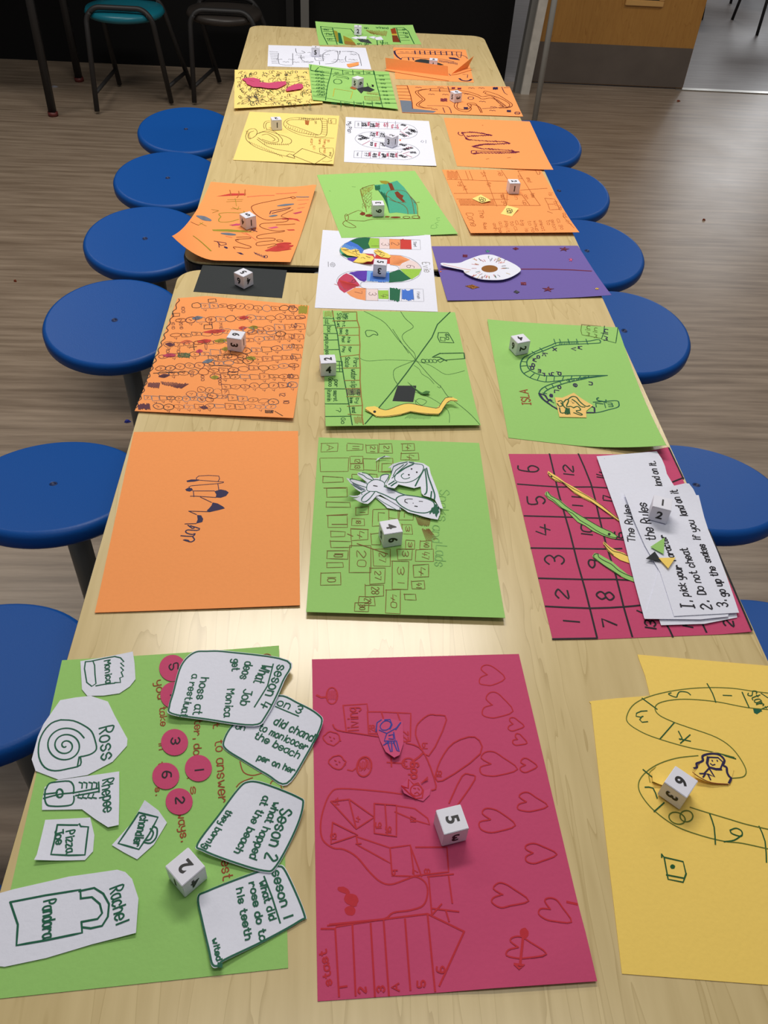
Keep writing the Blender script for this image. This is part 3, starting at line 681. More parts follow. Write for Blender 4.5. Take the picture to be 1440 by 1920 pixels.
b.line(R, 1.4, [(430, 548), (432, 590)], [(412, 570), (480, 575)]); b.oval(R, 1.5, 510, 575, 28, 24); b.text('M', (505, 588), (503, 562), 20, R, 1.2)
b.line(R, 2, [(525, 570), (560, 545), (575, 530)]); b.text('dog', (550, 645), (545, 570), 36, R, 1.6)
b.blob(R, 210, 1165, 30, 14, 20); b.blob(R, 245, 1210, 36, 28, 30); b.blob(R, 240, 1260, 26, 24, -10)
b.text('stast', (155, 1605), (128, 1440), 34, R, 1.3)
for t, x, y in (('1', 212, 1630), ('2', 300, 1635), ('3', 385, 1630), ('A', 455, 1625), ('5', 575, 1605), ('6', 665, 1540)):
    b.text(t, (x+14, y+8), (x+12, y-22), 34, R, 1.4)
for t, x, y in (('14', 180, 770), ('4', 275, 840), ('15', 375, 880), ('16', 420, 900), ('17', 535, 850), ('13', 165, 930), ('1', 282, 960), ('9', 450, 1085), ('7', 545, 1080), ('8', 600, 1080), ('19', 590, 510), ('18', 655, 640)):
    b.text(t, (x+10, y+8), (x+9, y-16*len(t)), 24, R, 1.1)
b.done()
c = Sheet('doll_cutout', K, [(362, 385), (385, 368), (430, 366), (485, 380), (488, 480), (470, 535), (445, 547), (405, 520), (380, 470), (366, 430)], paper('pinkpale', (204, 80, 122)), 'pink paper cut-out with a blue biro girl drawn on it', 'paper cut-out', 1, lifts=[((430, 430), (445, 560), .004)])
B = 'biro'
c.oval(B, 1, 405, 398, 26, 20, -30, jit=.05); c.line(B, 1.1, [(385, 372), (365, 385), (360, 425)], [(400, 372), (425, 370), (435, 395), (425, 415)], [(375, 420), (410, 435), (455, 410), (472, 388)], [(452, 418), (475, 385)], [(410, 435), (398, 470), (450, 470), (442, 430)], [(412, 470), (428, 520), (435, 520), (432, 475)], [(440, 470), (458, 515), (468, 520), (455, 470)], [(395, 490), (420, 475)], [(420, 445), (440, 440), (442, 462), (420, 460)])
c.hatch(B, .9, (400, 470), (450, 470), (445, 482), (408, 482), 6); c.done()
c = Sheet('cat_cutout', K, [(475, 675), (500, 655), (512, 640), (540, 668), (560, 655), (585, 700), (615, 690), (610, 720), (580, 750), (540, 738), (490, 712)], paper('pinkpale', (204, 80, 122)), 'small pink paper cut-out with a red cat face', 'paper cut-out', 1, lifts=[((550, 690), (475, 700), .004)])
c.line('red', 1.4, [(480, 680), (510, 690), (512, 648), (535, 672), (555, 665), (580, 700), (575, 735), (545, 738), (510, 710), (480, 680)]); c.oval('red', 1.1, 548, 700, 28, 26)
c.line('red', 1.1, [(535, 690), (545, 692)], [(555, 690), (562, 698)], [(540, 715), (552, 708), (562, 718)]); c.line('red', 1.3, [(600, 650), (570, 668), (600, 640)]); c.done()

# ================================================================= front right: yellow board
K = (1080, 1180, 2.6667)
b = board(K, [(66, 362), (75, 372), (150, 1050), (230, 1722), (1180, 1795), (1240, 1400), (1160, 196), (960, 182), (308, 126), (315, 150), (345, 230), (370, 332), (200, 345), (80, 358)][::-1], 'yellow', 'yellow board at the front right with a green winding track', quad=False)
g = 'gpencil'
b.line(g, 1.0, [(1020, 325), (900, 312), (780, 295), (640, 292), (500, 305), (370, 335), (290, 375), (255, 430), (262, 470), (330, 515), (420, 550), (560, 590), (690, 615), (790, 640)], [(1010, 405), (860, 392), (700, 362), (560, 350), (470, 355), (410, 372), (395, 400), (420, 432), (490, 465), (560, 490), (700, 540), (785, 600), (845, 690), (840, 735), (780, 745)], [(610, 632), (500, 645), (400, 680), (330, 735), (312, 790), (340, 850), (400, 915), (500, 985), (620, 1030), (740, 1060), (830, 1070), (960, 1098), (1030, 1110)], [(570, 890), (650, 915), (760, 948), (850, 975), (960, 1000), (1030, 1015)], sm=5)
b.line('olive', .9, [(370, 765), (365, 720), (400, 690)], [(380, 765), (420, 775)], sm=3)
b.line('dgreen', 1.2, [(655, 272), (682, 320), (698, 365)], [(330, 345), (405, 400)], [(490, 468), (420, 548)], [(710, 622), (798, 648)], [(830, 315), (865, 392)], [(335, 702), (378, 738)], [(345, 790), (385, 795), (405, 845)], [(440, 868), (390, 912)], [(668, 925), (690, 990), (696, 1075)], [(915, 985), (945, 1060), (952, 1165)], sm=2)
b.line('dgreen', 1.2, [(475, 318), (462, 325), (500, 340), (508, 325), (520, 312), (555, 315), (572, 328)], sm=3)
b.line('dgreen', 1.2, [(735, 330), (778, 332)], [(325, 410), (302, 420), (300, 435), (325, 440), (335, 435)], [(330, 436), (318, 452), (330, 465), (358, 462)], [(325, 410), (355, 408)], [(512, 510), (530, 545), (520, 552)], [(516, 548), (572, 560)], [(522, 570), (570, 528)], sm=0)
b.text('Start', (855, 322), (930, 410), 42, 'dgreen', 1.0); b.fill('green', [(885, 398), (915, 395), (930, 408), (905, 425), (890, 418)])
b.line('dgreen', 1.1, [(925, 320), (1000, 370)])
b.oval(g, 1.2, 505, 945, 42, 28, 20); b.oval(g, 1.2, 552, 935, 32, 28, 0)
b.line('dgreen', 1.2, [(770, 1005), (800, 995), (828, 1010), (825, 1035), (780, 1022), (770, 1005)], [(828, 1030), (790, 1055), (740, 1062)], sm=4)
b.line('dgreen', 1.3, [(428, 1125), (440, 1140), (535, 1162), (550, 1225), (535, 1265), (460, 1250), (440, 1140)], [(452, 1228), (540, 1245), (550, 1220)], [(428, 1125), (428, 1140)]); b.blob('dgreen', 482, 1187, 13, 12)
b.done()
c = Sheet('girl_cutout', K, [(600, 740), (590, 720), (612, 690), (640, 625), (690, 612), (745, 635), (790, 700), (770, 775), (720, 772), (650, 760)], 'yellow', 'yellow paper cut-out with a black ink girl with wavy hair, behind a die', 'paper cut-out', 1, lifts=[((690, 700), (620, 760), .004)])
N = 'navy'
c.line(N, 2.2, [(590, 695), (605, 690), (602, 672), (620, 665), (635, 655), (632, 635), (655, 625), (690, 622), (720, 630), (742, 655), (735, 680), (752, 690), (755, 715), (765, 735), (775, 745), (765, 768)], sm=3)
c.line(N, 2.6, [(660, 640), (655, 670), (665, 690), (700, 700), (725, 700)]); c.line(N, 1.6, [(665, 640), (710, 642), (735, 665), (722, 698)])
c.line(N, 1.2, [(680, 655), (682, 660)], [(705, 655), (707, 660)], [(672, 672), (682, 680), (694, 676)]); c.line(N, 1.5, [(665, 695), (640, 722), (662, 725), (692, 738), (665, 695)], [(642, 722), (618, 722)], [(645, 725), (635, 740)], [(660, 728), (672, 752)])
c.line('umber', .9, [(582, 715), (620, 742), (680, 768), (760, 775)], sm=3); c.done()
c = Sheet('paper_piece', (1080, 1180, 2.6667), [(380, 720), (400, 690), (455, 672), (500, 672), (520, 700), (480, 790), (420, 775), (385, 760)], 'yellow', 'pale yellow paper piece lying under the front right die', 'paper piece', 1, lifts=[((450, 730), (385, 760), .003)]); c.done()

# ================================================================= right: pink snakes board with rule sheets
K = (920, 820, 2.769)
b = board(K, [(93, 86), (740, 88), (922, 50), (1358, 1008), (1200, 1022), (555, 1048), (322, 1050)], 'pink', 'pink board ruled into numbered squares at the right edge, under loose white rule sheets', quad=False, lifts=[((1100, 1000), (1360, 1040), .002)])
b.wk = 1.35
b.line('black', 1.6, [(305, 86), (330, 190), (355, 300), (410, 490), (450, 650), (490, 790), (552, 1040)], [(455, 86), (520, 240), (560, 400), (600, 560), (650, 720), (690, 880), (735, 1035)], [(760, 900), (850, 940), (905, 960), (945, 1035)], [(1085, 940), (1120, 1012)], [(140, 243), (350, 258), (520, 258), (640, 266)], [(175, 408), (410, 415), (560, 420), (670, 420)], [(210, 575), (430, 578), (600, 580), (680, 578)], [(250, 732), (470, 738), (640, 738), (745, 745)], [(285, 878), (515, 888), (700, 880), (780, 872)], [(322, 1048), (552, 1044)], [(925, 55), (960, 130), (1000, 215)], [(1000, 210), (945, 232)], [(1130, 480), (1250, 760), (1355, 1002)], sm=2)
def num(t, x, y, h, ln, a=0): b.text(t, (x, y), (x+a, y-ln), h, 'black', 1.5, jit=0)
num('6', 250, 178, 90, 34, -10); num('5', 285, 345, 78, 42, -12); num('4', 310, 510, 68, 50, -6); num('3', 385, 660, 90, 52, -12); num('2', 405, 838, 60, 50, -8); num('1', 465, 980, 78, 26, -4)
num('12', 432, 215, 48, 70, -6); num('11', 480, 385, 48, 78, -8); num('10', 530, 530, 52, 80, -8); num('9', 575, 680, 60, 46, -6); num('8', 640, 845, 78, 44, -8); num('7', 655, 988, 66, 46, -8)
num('13', 860, 1012, 50, 62, -8); num('16', 690, 552, 40, 60, -4); num('17', 640, 345, 50, 40, -4); num('14', 600, 225, 44, 44, -4); num('19', 1050, 1000, 46, 44, -4); num('2', 1260, 985, 46, 36, -4)
b.done()
def snake(top, bot, color, label, layer, lifts=(), inkl=None):
    s_ = Sheet('paper_snake', K, top+bot[::-1], color, label, 'paper snake', layer, lifts=lifts, group='cut-out paper snakes on the pink board')
    return s_
K6 = (980, 860, 6.0); K = K6
s_ = snake([(285, 138), (400, 208), (470, 262), (595, 330), (680, 385), (800, 455), (900, 530), (1000, 610), (1100, 690)], [(280, 165), (310, 210), (370, 250), (450, 270), (580, 385), (680, 445), (800, 500), (900, 570), (1000, 650), (1100, 718)], 'yellow', 'long thin yellow paper snake slanting across the top of the pink grid', 1)
s_.line('black', .8, [(290, 160), (330, 195), (400, 235), (490, 290), (580, 345), (690, 400), (800, 465), (900, 535), (1090, 690)], [(290, 160), (295, 190), (350, 235), (440, 262), (560, 365), (660, 430), (760, 475), (880, 560), (980, 630), (1085, 706)]); s_.blob('black', 322, 202, 12, 10); s_.done()
s_ = snake([(262, 372), (285, 370), (325, 415), (425, 470), (500, 535), (600, 605), (740, 690), (880, 770), (1000, 820), (1072, 870)], [(248, 400), (290, 450), (340, 478), (420, 545), (500, 590), (620, 712), (700, 750), (790, 812), (900, 862), (1000, 895), (1045, 900)], 'green', 'longer green paper snake with a black eye on the pink grid', 1)
s_.line('black', .9, [(268, 380), (272, 420), (350, 470), (440, 555), (560, 615), (640, 690), (740, 750), (830, 810), (930, 860), (1035, 890), (1062, 872), (1000, 828), (880, 775), (740, 695), (600, 612), (480, 530), (400, 462), (320, 422), (285, 372)], sm=2); s_.blob('black', 973, 850, 16, 15, n=12, jit=0); s_.done()
s_ = snake([(905, 935), (925, 940), (980, 990), (1060, 1035), (1140, 1060), (1200, 1110), (1250, 1150)], [(912, 970), (960, 1040), (1010, 1082), (1100, 1140), (1200, 1175), (1250, 1195)], 'yellow', 'short yellow paper snake partly under the white rule sheets', 1)
s_.line('black', .9, [(915, 945), (950, 985), (1020, 1040), (1100, 1060), (1180, 1095)], [(915, 970), (960, 1030), (1020, 1085)], sm=3); s_.done()
s_ = snake([(785, 1090), (810, 1060), (850, 1068), (920, 1110), (1010, 1160), (1090, 1230), (1180, 1300), (1270, 1340)], [(792, 1110), (840, 1150), (920, 1205), (1000, 1260), (1080, 1310), (1160, 1350), (1270, 1392)], 'green', 'short green paper snake running under the white rule sheets', 1)
s_.line('black', .9, [(800, 1110), (800, 1085), (825, 1070), (850, 1070)], [(848, 1075), (858, 1110), (920, 1150), (1000, 1190), (1080, 1260), (1180, 1310), (1255, 1335)], [(800, 1112), (900, 1190), (1000, 1255), (1100, 1320)], sm=3); s_.done()
K = (920, 820, 2.769)
RG = 'loose white rule sheets on the pink board'
r1 = Sheet('rule_sheet', K, [(550, 98), (862, 72), (888, 110), (905, 150), (915, 190), (945, 240), (1060, 400), (1215, 880), (1235, 935), (798, 940), (745, 745), (665, 420)], 'white', 'wide white rule sheet at the bottom left of the loose stack', 'rule sheet', 3, lifts=[((750, 300), (862, 72), .004)], group=RG)
r1.text('land on it.', (890, 255), (852, 125), 30, 'black', 1.4); r1.text('The Rules', (752, 545), (722, 350), 34, 'black', 1.5)
r1.line('dgrey', .25, [(590, 110), (592, 112)]); r1.done()
r2 = Sheet('rule_sheet', K, [(900, 560), (1090, 560), (1275, 905), (1280, 935), (1110, 968), (885, 975), (875, 948)], 'white', 'white rule sheet sticking out lowest at the near end of the stack', 'rule sheet', 2, group=RG); r2.done()
r3 = Sheet('rule_sheet', K, [(860, 300), (1080, 300), (1235, 915), (1232, 930), (1090, 945), (800, 942), (870, 700)], 'white', 'white rule sheet just under the top one in the stack', 'rule sheet', 4, group=RG); r3.done()
r4 = Sheet('rule_sheet', K, [(692, 288), (880, 265), (1010, 238), (1030, 240), (1052, 268), (1090, 345), (1130, 480), (1180, 600), (1225, 720), (1290, 910), (952, 928), (925, 840), (880, 700), (800, 560), (740, 420)], 'white', 'topmost white rule sheet with three numbered lines, under a die', 'rule sheet', 5, lifts=[((950, 350), (1040, 225), .010), ((900, 600), (700, 420), .002)], group=RG)
r4.text('the Rules', (858, 535), (805, 340), 42, 'black', 1.6)
r4.text('I.', (1062, 893), (1048, 850), 60, 'black', 1.8); r4.text('pick your', (1028, 825), (985, 665), 34, 'black', 1.5); r4.text('haracter', (960, 640), (905, 508), 28, 'black', 1.5)
r4.text('2.', (1150, 895), (1135, 850), 46, 'black', 1.7); r4.text('Do not cheat', (1118, 815), (1020, 575), 34, 'black', 1.5); r4.text('if you', (1092, 535), (1052, 430), 30, 'black', 1.5); r4.text('land on it', (1022, 410), (968, 272), 32, 'black', 1.5)
r4.text('3.', (1235, 880), (1222, 845), 46, 'black', 1.6); r4.text('go up the', (1228, 825), (1160, 670), 32, 'black', 1.5); r4.text('snakes', (1145, 650), (1108, 555), 30, 'black', 1.5); r4.done()
TG = 'small paper triangles on the rule sheet'
for nm, pts, cc, lb in (('counter_triangle', [(830, 568), (903, 520), (898, 606)], 'green', 'small green paper triangle on the top rule sheet'),
                        ('counter_triangle', [(806, 630), (852, 592), (888, 645)], 'black', 'small black paper triangle on the top rule sheet'),
                        ('counter_triangle', [(872, 626), (960, 624), (922, 680)], 'yellow', 'small yellow paper triangle on the top rule sheet')):
    t = Sheet(nm, K, pts, cc, lb, 'paper triangle', 7 if cc != 'yellow' else 8, group=TG); t.done()

# ================================================================= row 2 left: orange board with navy scribble
K = (160, 790, 3.4286)
b = board(K, [(312, 68), (1368, 62), (1380, 1182), (60, 1230)], 'orange', 'plain orange board with one small navy ink zigzag in the middle', lifts=[((700, 1000), (700, 1240), .002)])
n = 'navy'
b.line(n, .9, [(715, 378), (728, 352), (858, 352), (852, 388)], [(725, 378), (850, 388), (890, 390), (860, 400), (680, 415), (672, 430)], [(852, 400), (858, 440)], [(690, 448), (830, 448)], [(695, 450), (698, 485)], [(675, 482), (715, 482), (840, 490)], [(740, 488), (812, 522)], [(665, 578), (800, 582)], [(665, 578), (715, 600)], [(640, 660), (712, 658)], sm=2)
b.fill(n, [(650, 382), (680, 374), (730, 374), (735, 380), (700, 388), (655, 391)]); b.fill(n, [(642, 438), (660, 428), (685, 430), (692, 442), (672, 452), (650, 448)])
b.fill(n, [(830, 450), (870, 438), (905, 445), (922, 458), (905, 480), (870, 492), (838, 490), (842, 470)]); b.fill(n, [(818, 522), (850, 528), (885, 548), (897, 560), (860, 570), (800, 584), (780, 575), (800, 555), (812, 540)])
b.fill(n, [(718, 602), (745, 605), (758, 628), (752, 648), (712, 658), (722, 630)])
b.line(n, 1.6, [(660, 668), (690, 690), (700, 682), (680, 672)], [(675, 672), (735, 690), (715, 702), (660, 698), (645, 708), (655, 720), (690, 728), (705, 720), (690, 740), (615, 736)], [(690, 742), (702, 760), (690, 772), (672, 775), (630, 762), (660, 765), (668, 775)], sm=2)
b.done()

# ================================================================= row 2 centre: green board with brown squares
K = (560, 800, 3.6)
b = board(K, [(135, 72), (1218, 110), (1395, 1290), (50, 1250)], 'green', 'green board covered in small brown hand-drawn boxes, two white cut-out figures on it', lifts=[((700, 900), (720, 1290), .006)])
br = 'brown'
def qbox(x, y, w_, h_, t=None, wd=.8, sk=.0, cc=br):
    j = lambda: rnd.uniform(-5, 5)
    b.line(cc, wd, [(x+j(), y+j()), (x+w_+j(), y+j()), (x+w_*(1+sk)+j(), y+h_+j()), (x+w_*sk+j(), y+h_+j()), (x+j(), y+j())])
    if t: b.text(t, (x+w_*.35, y+h_*.2), (x+w_*.35, y+h_*.8), w_*.4, cc, wd)
for a in ((150, 112, 115, 55, 'A'), (325, 115, 112, 45, '11'), (455, 122, 80, 60, '21'), (545, 118, 85, 62, '21'), (695, 112, 85, 48, '4'), (145, 212, 190, 88, None), (350, 200, 85, 55, '12'), (348, 245, 90, 48, '13'), (440, 218, 85, 78, None), (540, 212, 100, 90, None), (690, 178, 120, 50, '4'), (165, 340, 135, 38, None), (190, 415, 135, 62, None), (185, 510, 160, 32, None), (195, 598, 135, 85, None), (360, 618, 80, 48, '18'), (215, 710, 95, 36, None), (355, 690, 115, 75, '4'), (500, 560, 110, 110, 'L'), (215, 772, 140, 48, None), (190, 838, 145, 55, '10'), (345, 800, 145, 190, '20'), (505, 830, 110, 110, '27'), (190, 918, 110, 36, None), (150, 988, 135, 80, '10'), (480, 955, 100, 105, '27'), (450, 1068, 120, 80, '28'), (630, 908, 110, 190, '31'), (590, 1100, 95, 160, '40'), (405, 1148, 110, 60, '29'), (380, 1190, 90, 60, '30'), (775, 932, 105, 85, '4'), (790, 828, 120, 85, '47'), (820, 770, 80, 55, '40'), (765, 1045, 85, 55, '41'), (712, 1130, 80, 40, None), (665, 825, 100, 70, '3'), (700, 660, 65, 65, '3'), (610, 565, 65, 55, None), (680, 570, 95, 60, 'L'), (385, 545, 85, 50, '1'), (360, 320, 90, 60, None), (490, 722, 60, 80, None), (470, 320, 60, 60, None), (560, 250, 70, 60, None), (720, 770, 60, 60, '3')):
    qbox(*a)
b.hatch('brown', .9, (790, 610), (890, 620), (880, 670), (810, 665), 16); b.hatch('brown', .9, (830, 685), (880, 690), (935, 760), (860, 765), 12)
b.line('brown', 1.2, [(170, 415), (318, 415)], [(190, 600), (330, 592)], [(355, 690), (470, 695)], [(225, 660), (325, 660)], [(330, 725), (365, 740)], [(395, 790), (600, 860)])
b.text('Snaks', (952, 428), (940, 640), 66, 'lgreen', 1.0, jit=.1); b.text('and', (905, 668), (900, 785), 66, 'lgreen', 1.1, jit=.1); b.text('Lads', (928, 800), (918, 945), 72, 'lgreen', 1.2, jit=.1); b.done()
# figures
K = (640, 840, 6.857)
wf = Sheet('long_haired_figure', K, [(440, 165), (470, 130), (560, 98), (610, 108), (640, 115), (560, 118), (500, 135), (450, 162)], 'white', 'thin curled white paper sliver on the green board', 'paper sliver', 2, lifts=[((520, 170), (560, 90), .006)])
wf.o.name = 'paper_sliver'; wf.line('green', .9, [(490, 140), (560, 105)]); wf.done()
g1 = Sheet('long_haired_figure', K, [(600, 255), (660, 205), (760, 178), (860, 168), (945, 182), (1010, 188), (1060, 200), (1130, 245), (1150, 330), (1190, 430), (1240, 560), (1308, 782), (1265, 770), (1200, 660), (1150, 640), (1130, 632), (1060, 612), (1030, 580), (1020, 495), (935, 515), (870, 500), (735, 468), (685, 518), (600, 500), (575, 470), (620, 400), (650, 330), (640, 250)], 'white', 'white cut-out of a smiling girl with long green-outlined hair', 'paper figure', 2, lifts=[((850, 340), (640, 150), .012), ((850, 330), (600, 560), .008)])
gr = 'green'
g1.line(gr, 1.1, [(870, 185), (930, 200), (1010, 210), (1050, 225), (1055, 270), (1020, 340), (960, 400), (870, 440), (780, 445), (710, 430), (685, 395), (700, 345), (770, 285), (860, 235), (930, 205)], [(780, 340), (770, 365), (800, 395), (845, 395), (880, 380)], [(780, 340), (800, 330)], sm=3)
g1.line(gr, 1.8, [(715, 330), (820, 258), (920, 212)], [(1060, 280), (1000, 390), (950, 490)], [(1075, 270), (1090, 380), (1100, 500), (1095, 570), (1070, 600)], [(1095, 260), (1120, 370), (1160, 480), (1200, 600), (1195, 665)], [(1160, 560), (1150, 645)], [(640, 490), (680, 460), (710, 445)], sm=3)
g1.line('green', .9, [(650, 390), (740, 300), (850, 200)], [(665, 360), (700, 290), (800, 215)], [(640, 330), (670, 240), (740, 205), (850, 180)]); g1.line(gr, 1.5, [(610, 470), (680, 425)])
g1.fill('slate', [(860, 175), (930, 178), (940, 195), (880, 192)])
for x, y in ((903, 270), (970, 312), (868, 345)): g1.blob('black', x, y, 12, 11, n=10, jit=0, part='eye')
g1.done()
g2 = Sheet('giraffe_figure', K, [(62, 385), (130, 395), (200, 415), (260, 430), (340, 448), (280, 400), (205, 340), (215, 315), (270, 312), (360, 350), (415, 385), (480, 385), (510, 350), (560, 335), (620, 335), (610, 380), (580, 460), (560, 490), (640, 520), (760, 575), (840, 600), (960, 615), (1060, 640), (1150, 665), (1200, 700), (1272, 765), (1268, 850), (1240, 920), (1150, 905), (1050, 880), (960, 850), (860, 825), (810, 790), (700, 720), (600, 660), (500, 600), (450, 615), (400, 670), (340, 718), (290, 712), (230, 690), (180, 660), (150, 650), (240, 620), (200, 610), (75, 637), (130, 625), (240, 595), (255, 570), (180, 520), (120, 455)], 'white', 'white cut-out giraffe figure with a long neck and finger-like legs', 'paper figure', 3, lifts=[((380, 520), (60, 560), .022), ((400, 480), (260, 300), .006)])
g2.line(gr, 1.5, [(560, 500), (640, 530), (740, 575), (820, 605)], [(470, 570), (560, 605), (640, 645), (700, 672)], [(820, 605), (760, 615), (715, 640), (705, 670), (740, 720), (800, 765), (880, 805), (980, 830), (1080, 835), (1150, 810), (1195, 760), (1190, 705), (1140, 670), (1050, 640), (940, 620), (820, 605)], sm=3)
g2.line(gr, 1.0, [(345, 455), (400, 415), (460, 408), (520, 425), (555, 455), (550, 500)], [(335, 470), (325, 510), (335, 550), (390, 560), (450, 560), (470, 570)], [(360, 345), (400, 385), (415, 410)], [(220, 330), (280, 350), (330, 390), (400, 415)], [(270, 318), (330, 330), (360, 350)], [(110, 405), (140, 400), (240, 425), (340, 465)], [(110, 405), (130, 435), (200, 470), (325, 510)], [(130, 465), (180, 500), (260, 545)], [(500, 410), (510, 360), (560, 340), (610, 345), (600, 385), (560, 445)], [(370, 560), (310, 600), (265, 650), (265, 690), (310, 692), (360, 655), (405, 600), (430, 565)], [(265, 600), (260, 575), (310, 550)], sm=3)
g2.line('black', 1.0, [(820, 665), (815, 690), (850, 710)], [(820, 665), (860, 655), (915, 658)], [(1000, 685), (1045, 688)], sm=2)
g2.line('black', 1.6, [(945, 748), (975, 752)], [(415, 485), (460, 492)]); g2.blob('black', 923, 710, 6, 6, part='eye')
g2.fill(gr, [(1160, 770), (1195, 755), (1205, 725), (1230, 722), (1235, 755), (1262, 765), (1250, 800), (1262, 825), (1240, 850), (1225, 895), (1208, 870), (1205, 845), (1180, 850), (1165, 825), (1140, 855), (1130, 840), (1150, 800)])
g2.fill('slate', [(140, 450), (210, 478), (310, 530), (285, 548), (200, 505), (150, 475)]); g2.done()
tl = Sheet('paper_strip', K, [(440, 635), (465, 610), (620, 680), (700, 725), (760, 765), (765, 798), (700, 790), (590, 770), (560, 735)], 'white', 'white paper strip poking out under the giraffe figure', 'paper strip', 2)
tl.line(gr, .8, [(450, 635), (540, 700), (620, 745), (700, 790)], [(755, 765), (750, 795)]); tl.done()
#==PART2==
# ================================================================= row 3 left: densely drawn orange board
K = (240, 480, 4.0)
b = board(K, [(372, 316), (590, 300), (1358, 372), (1240, 1215), (50, 1162)], 'orange', 'orange board covered in rows of scribbled chains, wavy line down its left edge', quad=False, lifts=[((700, 950), (700, 1220), .004)])
b.wk = 1.5
wav = []
for i in range(64):
    t = i/63; x = 375+(55-375)*t+9*math.sin(i*1.45)+rnd.uniform(-3, 3)+8; wav.append((x, 322+(1140-322)*t))
b.line('black', .8, wav, sm=2)
rows = [((480, 368), (1270, 398), 12), ((360, 480), (1330, 455), 13), ((320, 600), (1330, 525), 13), ((270, 668), (1320, 600), 14), ((230, 755), (1310, 680), 14), ((210, 850), (1300, 750), 15), ((230, 890), (1280, 820), 14), ((620, 905), (1280, 905), 9), ((700, 985), (1270, 965), 8), ((440, 1030), (1130, 1100), 9), ((120, 1065), (640, 1075), 9), ((190, 1130), (1110, 1130), 12), ((900, 570), (1180, 585), 4), ((600, 775), (900, 750), 4), ((520, 1000), (760, 1030), 4)]
for (x0, y0), (x1, y1), n_ in rows:
    L_ = (x1-x0)/n_
    for k in range(n_):
        cx = x0+L_*(k+.5); cy = y0+(y1-y0)*(k+.5)/n_+rnd.uniform(-4, 4)
        ry = rnd.uniform(13, 24)
        typ = rnd.random(); c_ = rnd.choice(['plum', 'plum', 'umber', 'black', 'slate', 'dgrey'])
        if typ < .6: b.oval(c_, rnd.uniform(.35, .65), cx, cy, L_*.52, ry, rnd.uniform(-8, 8), jit=.1, n=10)
        else: b.line(c_, .5, [(cx-L_*.5, cy-ry), (cx+L_*.4, cy-ry*.8), (cx+L_*.5, cy+ry*.8), (cx-L_*.4, cy+ry), (cx-L_*.5, cy-ry)])
        if rnd.random() < .75: b.line('plum', .45, [(cx-10+rnd.uniform(-8, 8), cy-6), (cx+8, cy+rnd.uniform(-8, 8)), (cx-6, cy+8)])
        if rnd.random() < .5: b.line('plum', .4, [(cx-12, cy+ry+8), (cx, cy+ry+14), (cx+10, cy+ry+6), (cx+4, cy+ry+20)])
for c_, w_, q in (('slate', .9, (480, 470, 560, 460)), ('tomato', .9, (835, 465, 905, 462)), ('tomato', .9, (565, 572, 735, 560)), ('tomato', 1, (520, 645, 625, 635)), ('olive', 1, (650, 640, 745, 632)), ('olive', 1, (700, 700, 760, 695)), ('olive', 1, (885, 765, 960, 770)), ('olive', 1, (905, 540, 975, 535)), ('crimson', .9, (510, 718, 560, 712)), ('crimson', .9, (260, 748, 360, 745)), ('tomato', .8, (830, 542, 890, 540)), ('olive', .9, (620, 912, 680, 910)), ('plum', 1, (230, 905, 310, 895)), ('plum', 1, (280, 660, 345, 668)), ('slate', 1, (560, 800, 640, 780)), ('salmon', .8, (390, 650, 480, 640)), ('plum', .9, (540, 1135, 600, 1140))):
    b.lens(c_, w_*.8, q[0], q[1], q[2], q[3], 26)
b.hatch('plum', 1.1, (155, 955), (240, 950), (230, 990), (150, 985), 12); b.hatch('plum', 1.0, (250, 945), (455, 960), (400, 995), (260, 965), 22)
b.hatch('plum', 1.2, (75, 1115), (160, 1110), (165, 1150), (80, 1150), 14); b.hatch('forest', 1, (380, 730), (465, 730), (460, 765), (375, 760), 12); b.hatch('black', 1, (1030, 1158), (1090, 1160), (1085, 1180), (1030, 1180), 8)
b.hatch('olive', 1.2, (1280, 375), (1345, 375), (1342, 430), (1282, 430), 12)
b.line('black', .7, [(602, 325), (658, 322), (662, 345), (604, 350), (602, 325)], [(332, 432), (388, 430), (386, 452), (334, 455), (332, 432)], [(572, 518), (630, 515), (634, 545), (570, 548), (572, 518)], [(720, 742), (780, 740), (778, 762), (722, 765), (720, 742)], [(750, 870), (825, 868), (822, 890), (748, 893), (750, 870)], [(880, 740), (895, 735), (885, 770), (820, 760)], [(1100, 1165), (1160, 1200)], [(465, 685), (515, 680)], [(492, 665), (497, 708)], [(190, 880), (430, 870)], [(610, 820), (780, 828)])
for i, (t, x, y) in enumerate((('12', 1232, 380), ('1', 1310, 455), ('3', 1248, 525), ('4', 1235, 608), ('5', 1228, 680), ('6', 1240, 765), ('7', 1232, 830), ('8', 1218, 905), ('9', 1205, 970), ('10', 1190, 1095), ('12', 1160, 1040))):
    b.text(t, (x-24, y-16), (x-20, y+16), 40, 'plum', .6)
for x, y, t in ((415, 400, '100'), (340, 520, '1010'), (400, 520, '2010'), (300, 720, '100'), (380, 720, '101'), (590, 680, 'b'), (700, 530, '18'), (620, 490, '20'), (480, 880, '10'), (560, 910, '100'), (690, 940, '200')):
    b.text(t, (x-14, y-26), (x-10, y+30), 22, 'plum', .45)
b.done()

# black card rectangle
K = (240, 480, 4.0)
b = Sheet('black_card', K, [(560, 68), (1192, 106), (1155, 314), (490, 266)], 'black', 'matt black card rectangle with a die on it, just before the table joint', 'card', 0, quad=True); b.done()

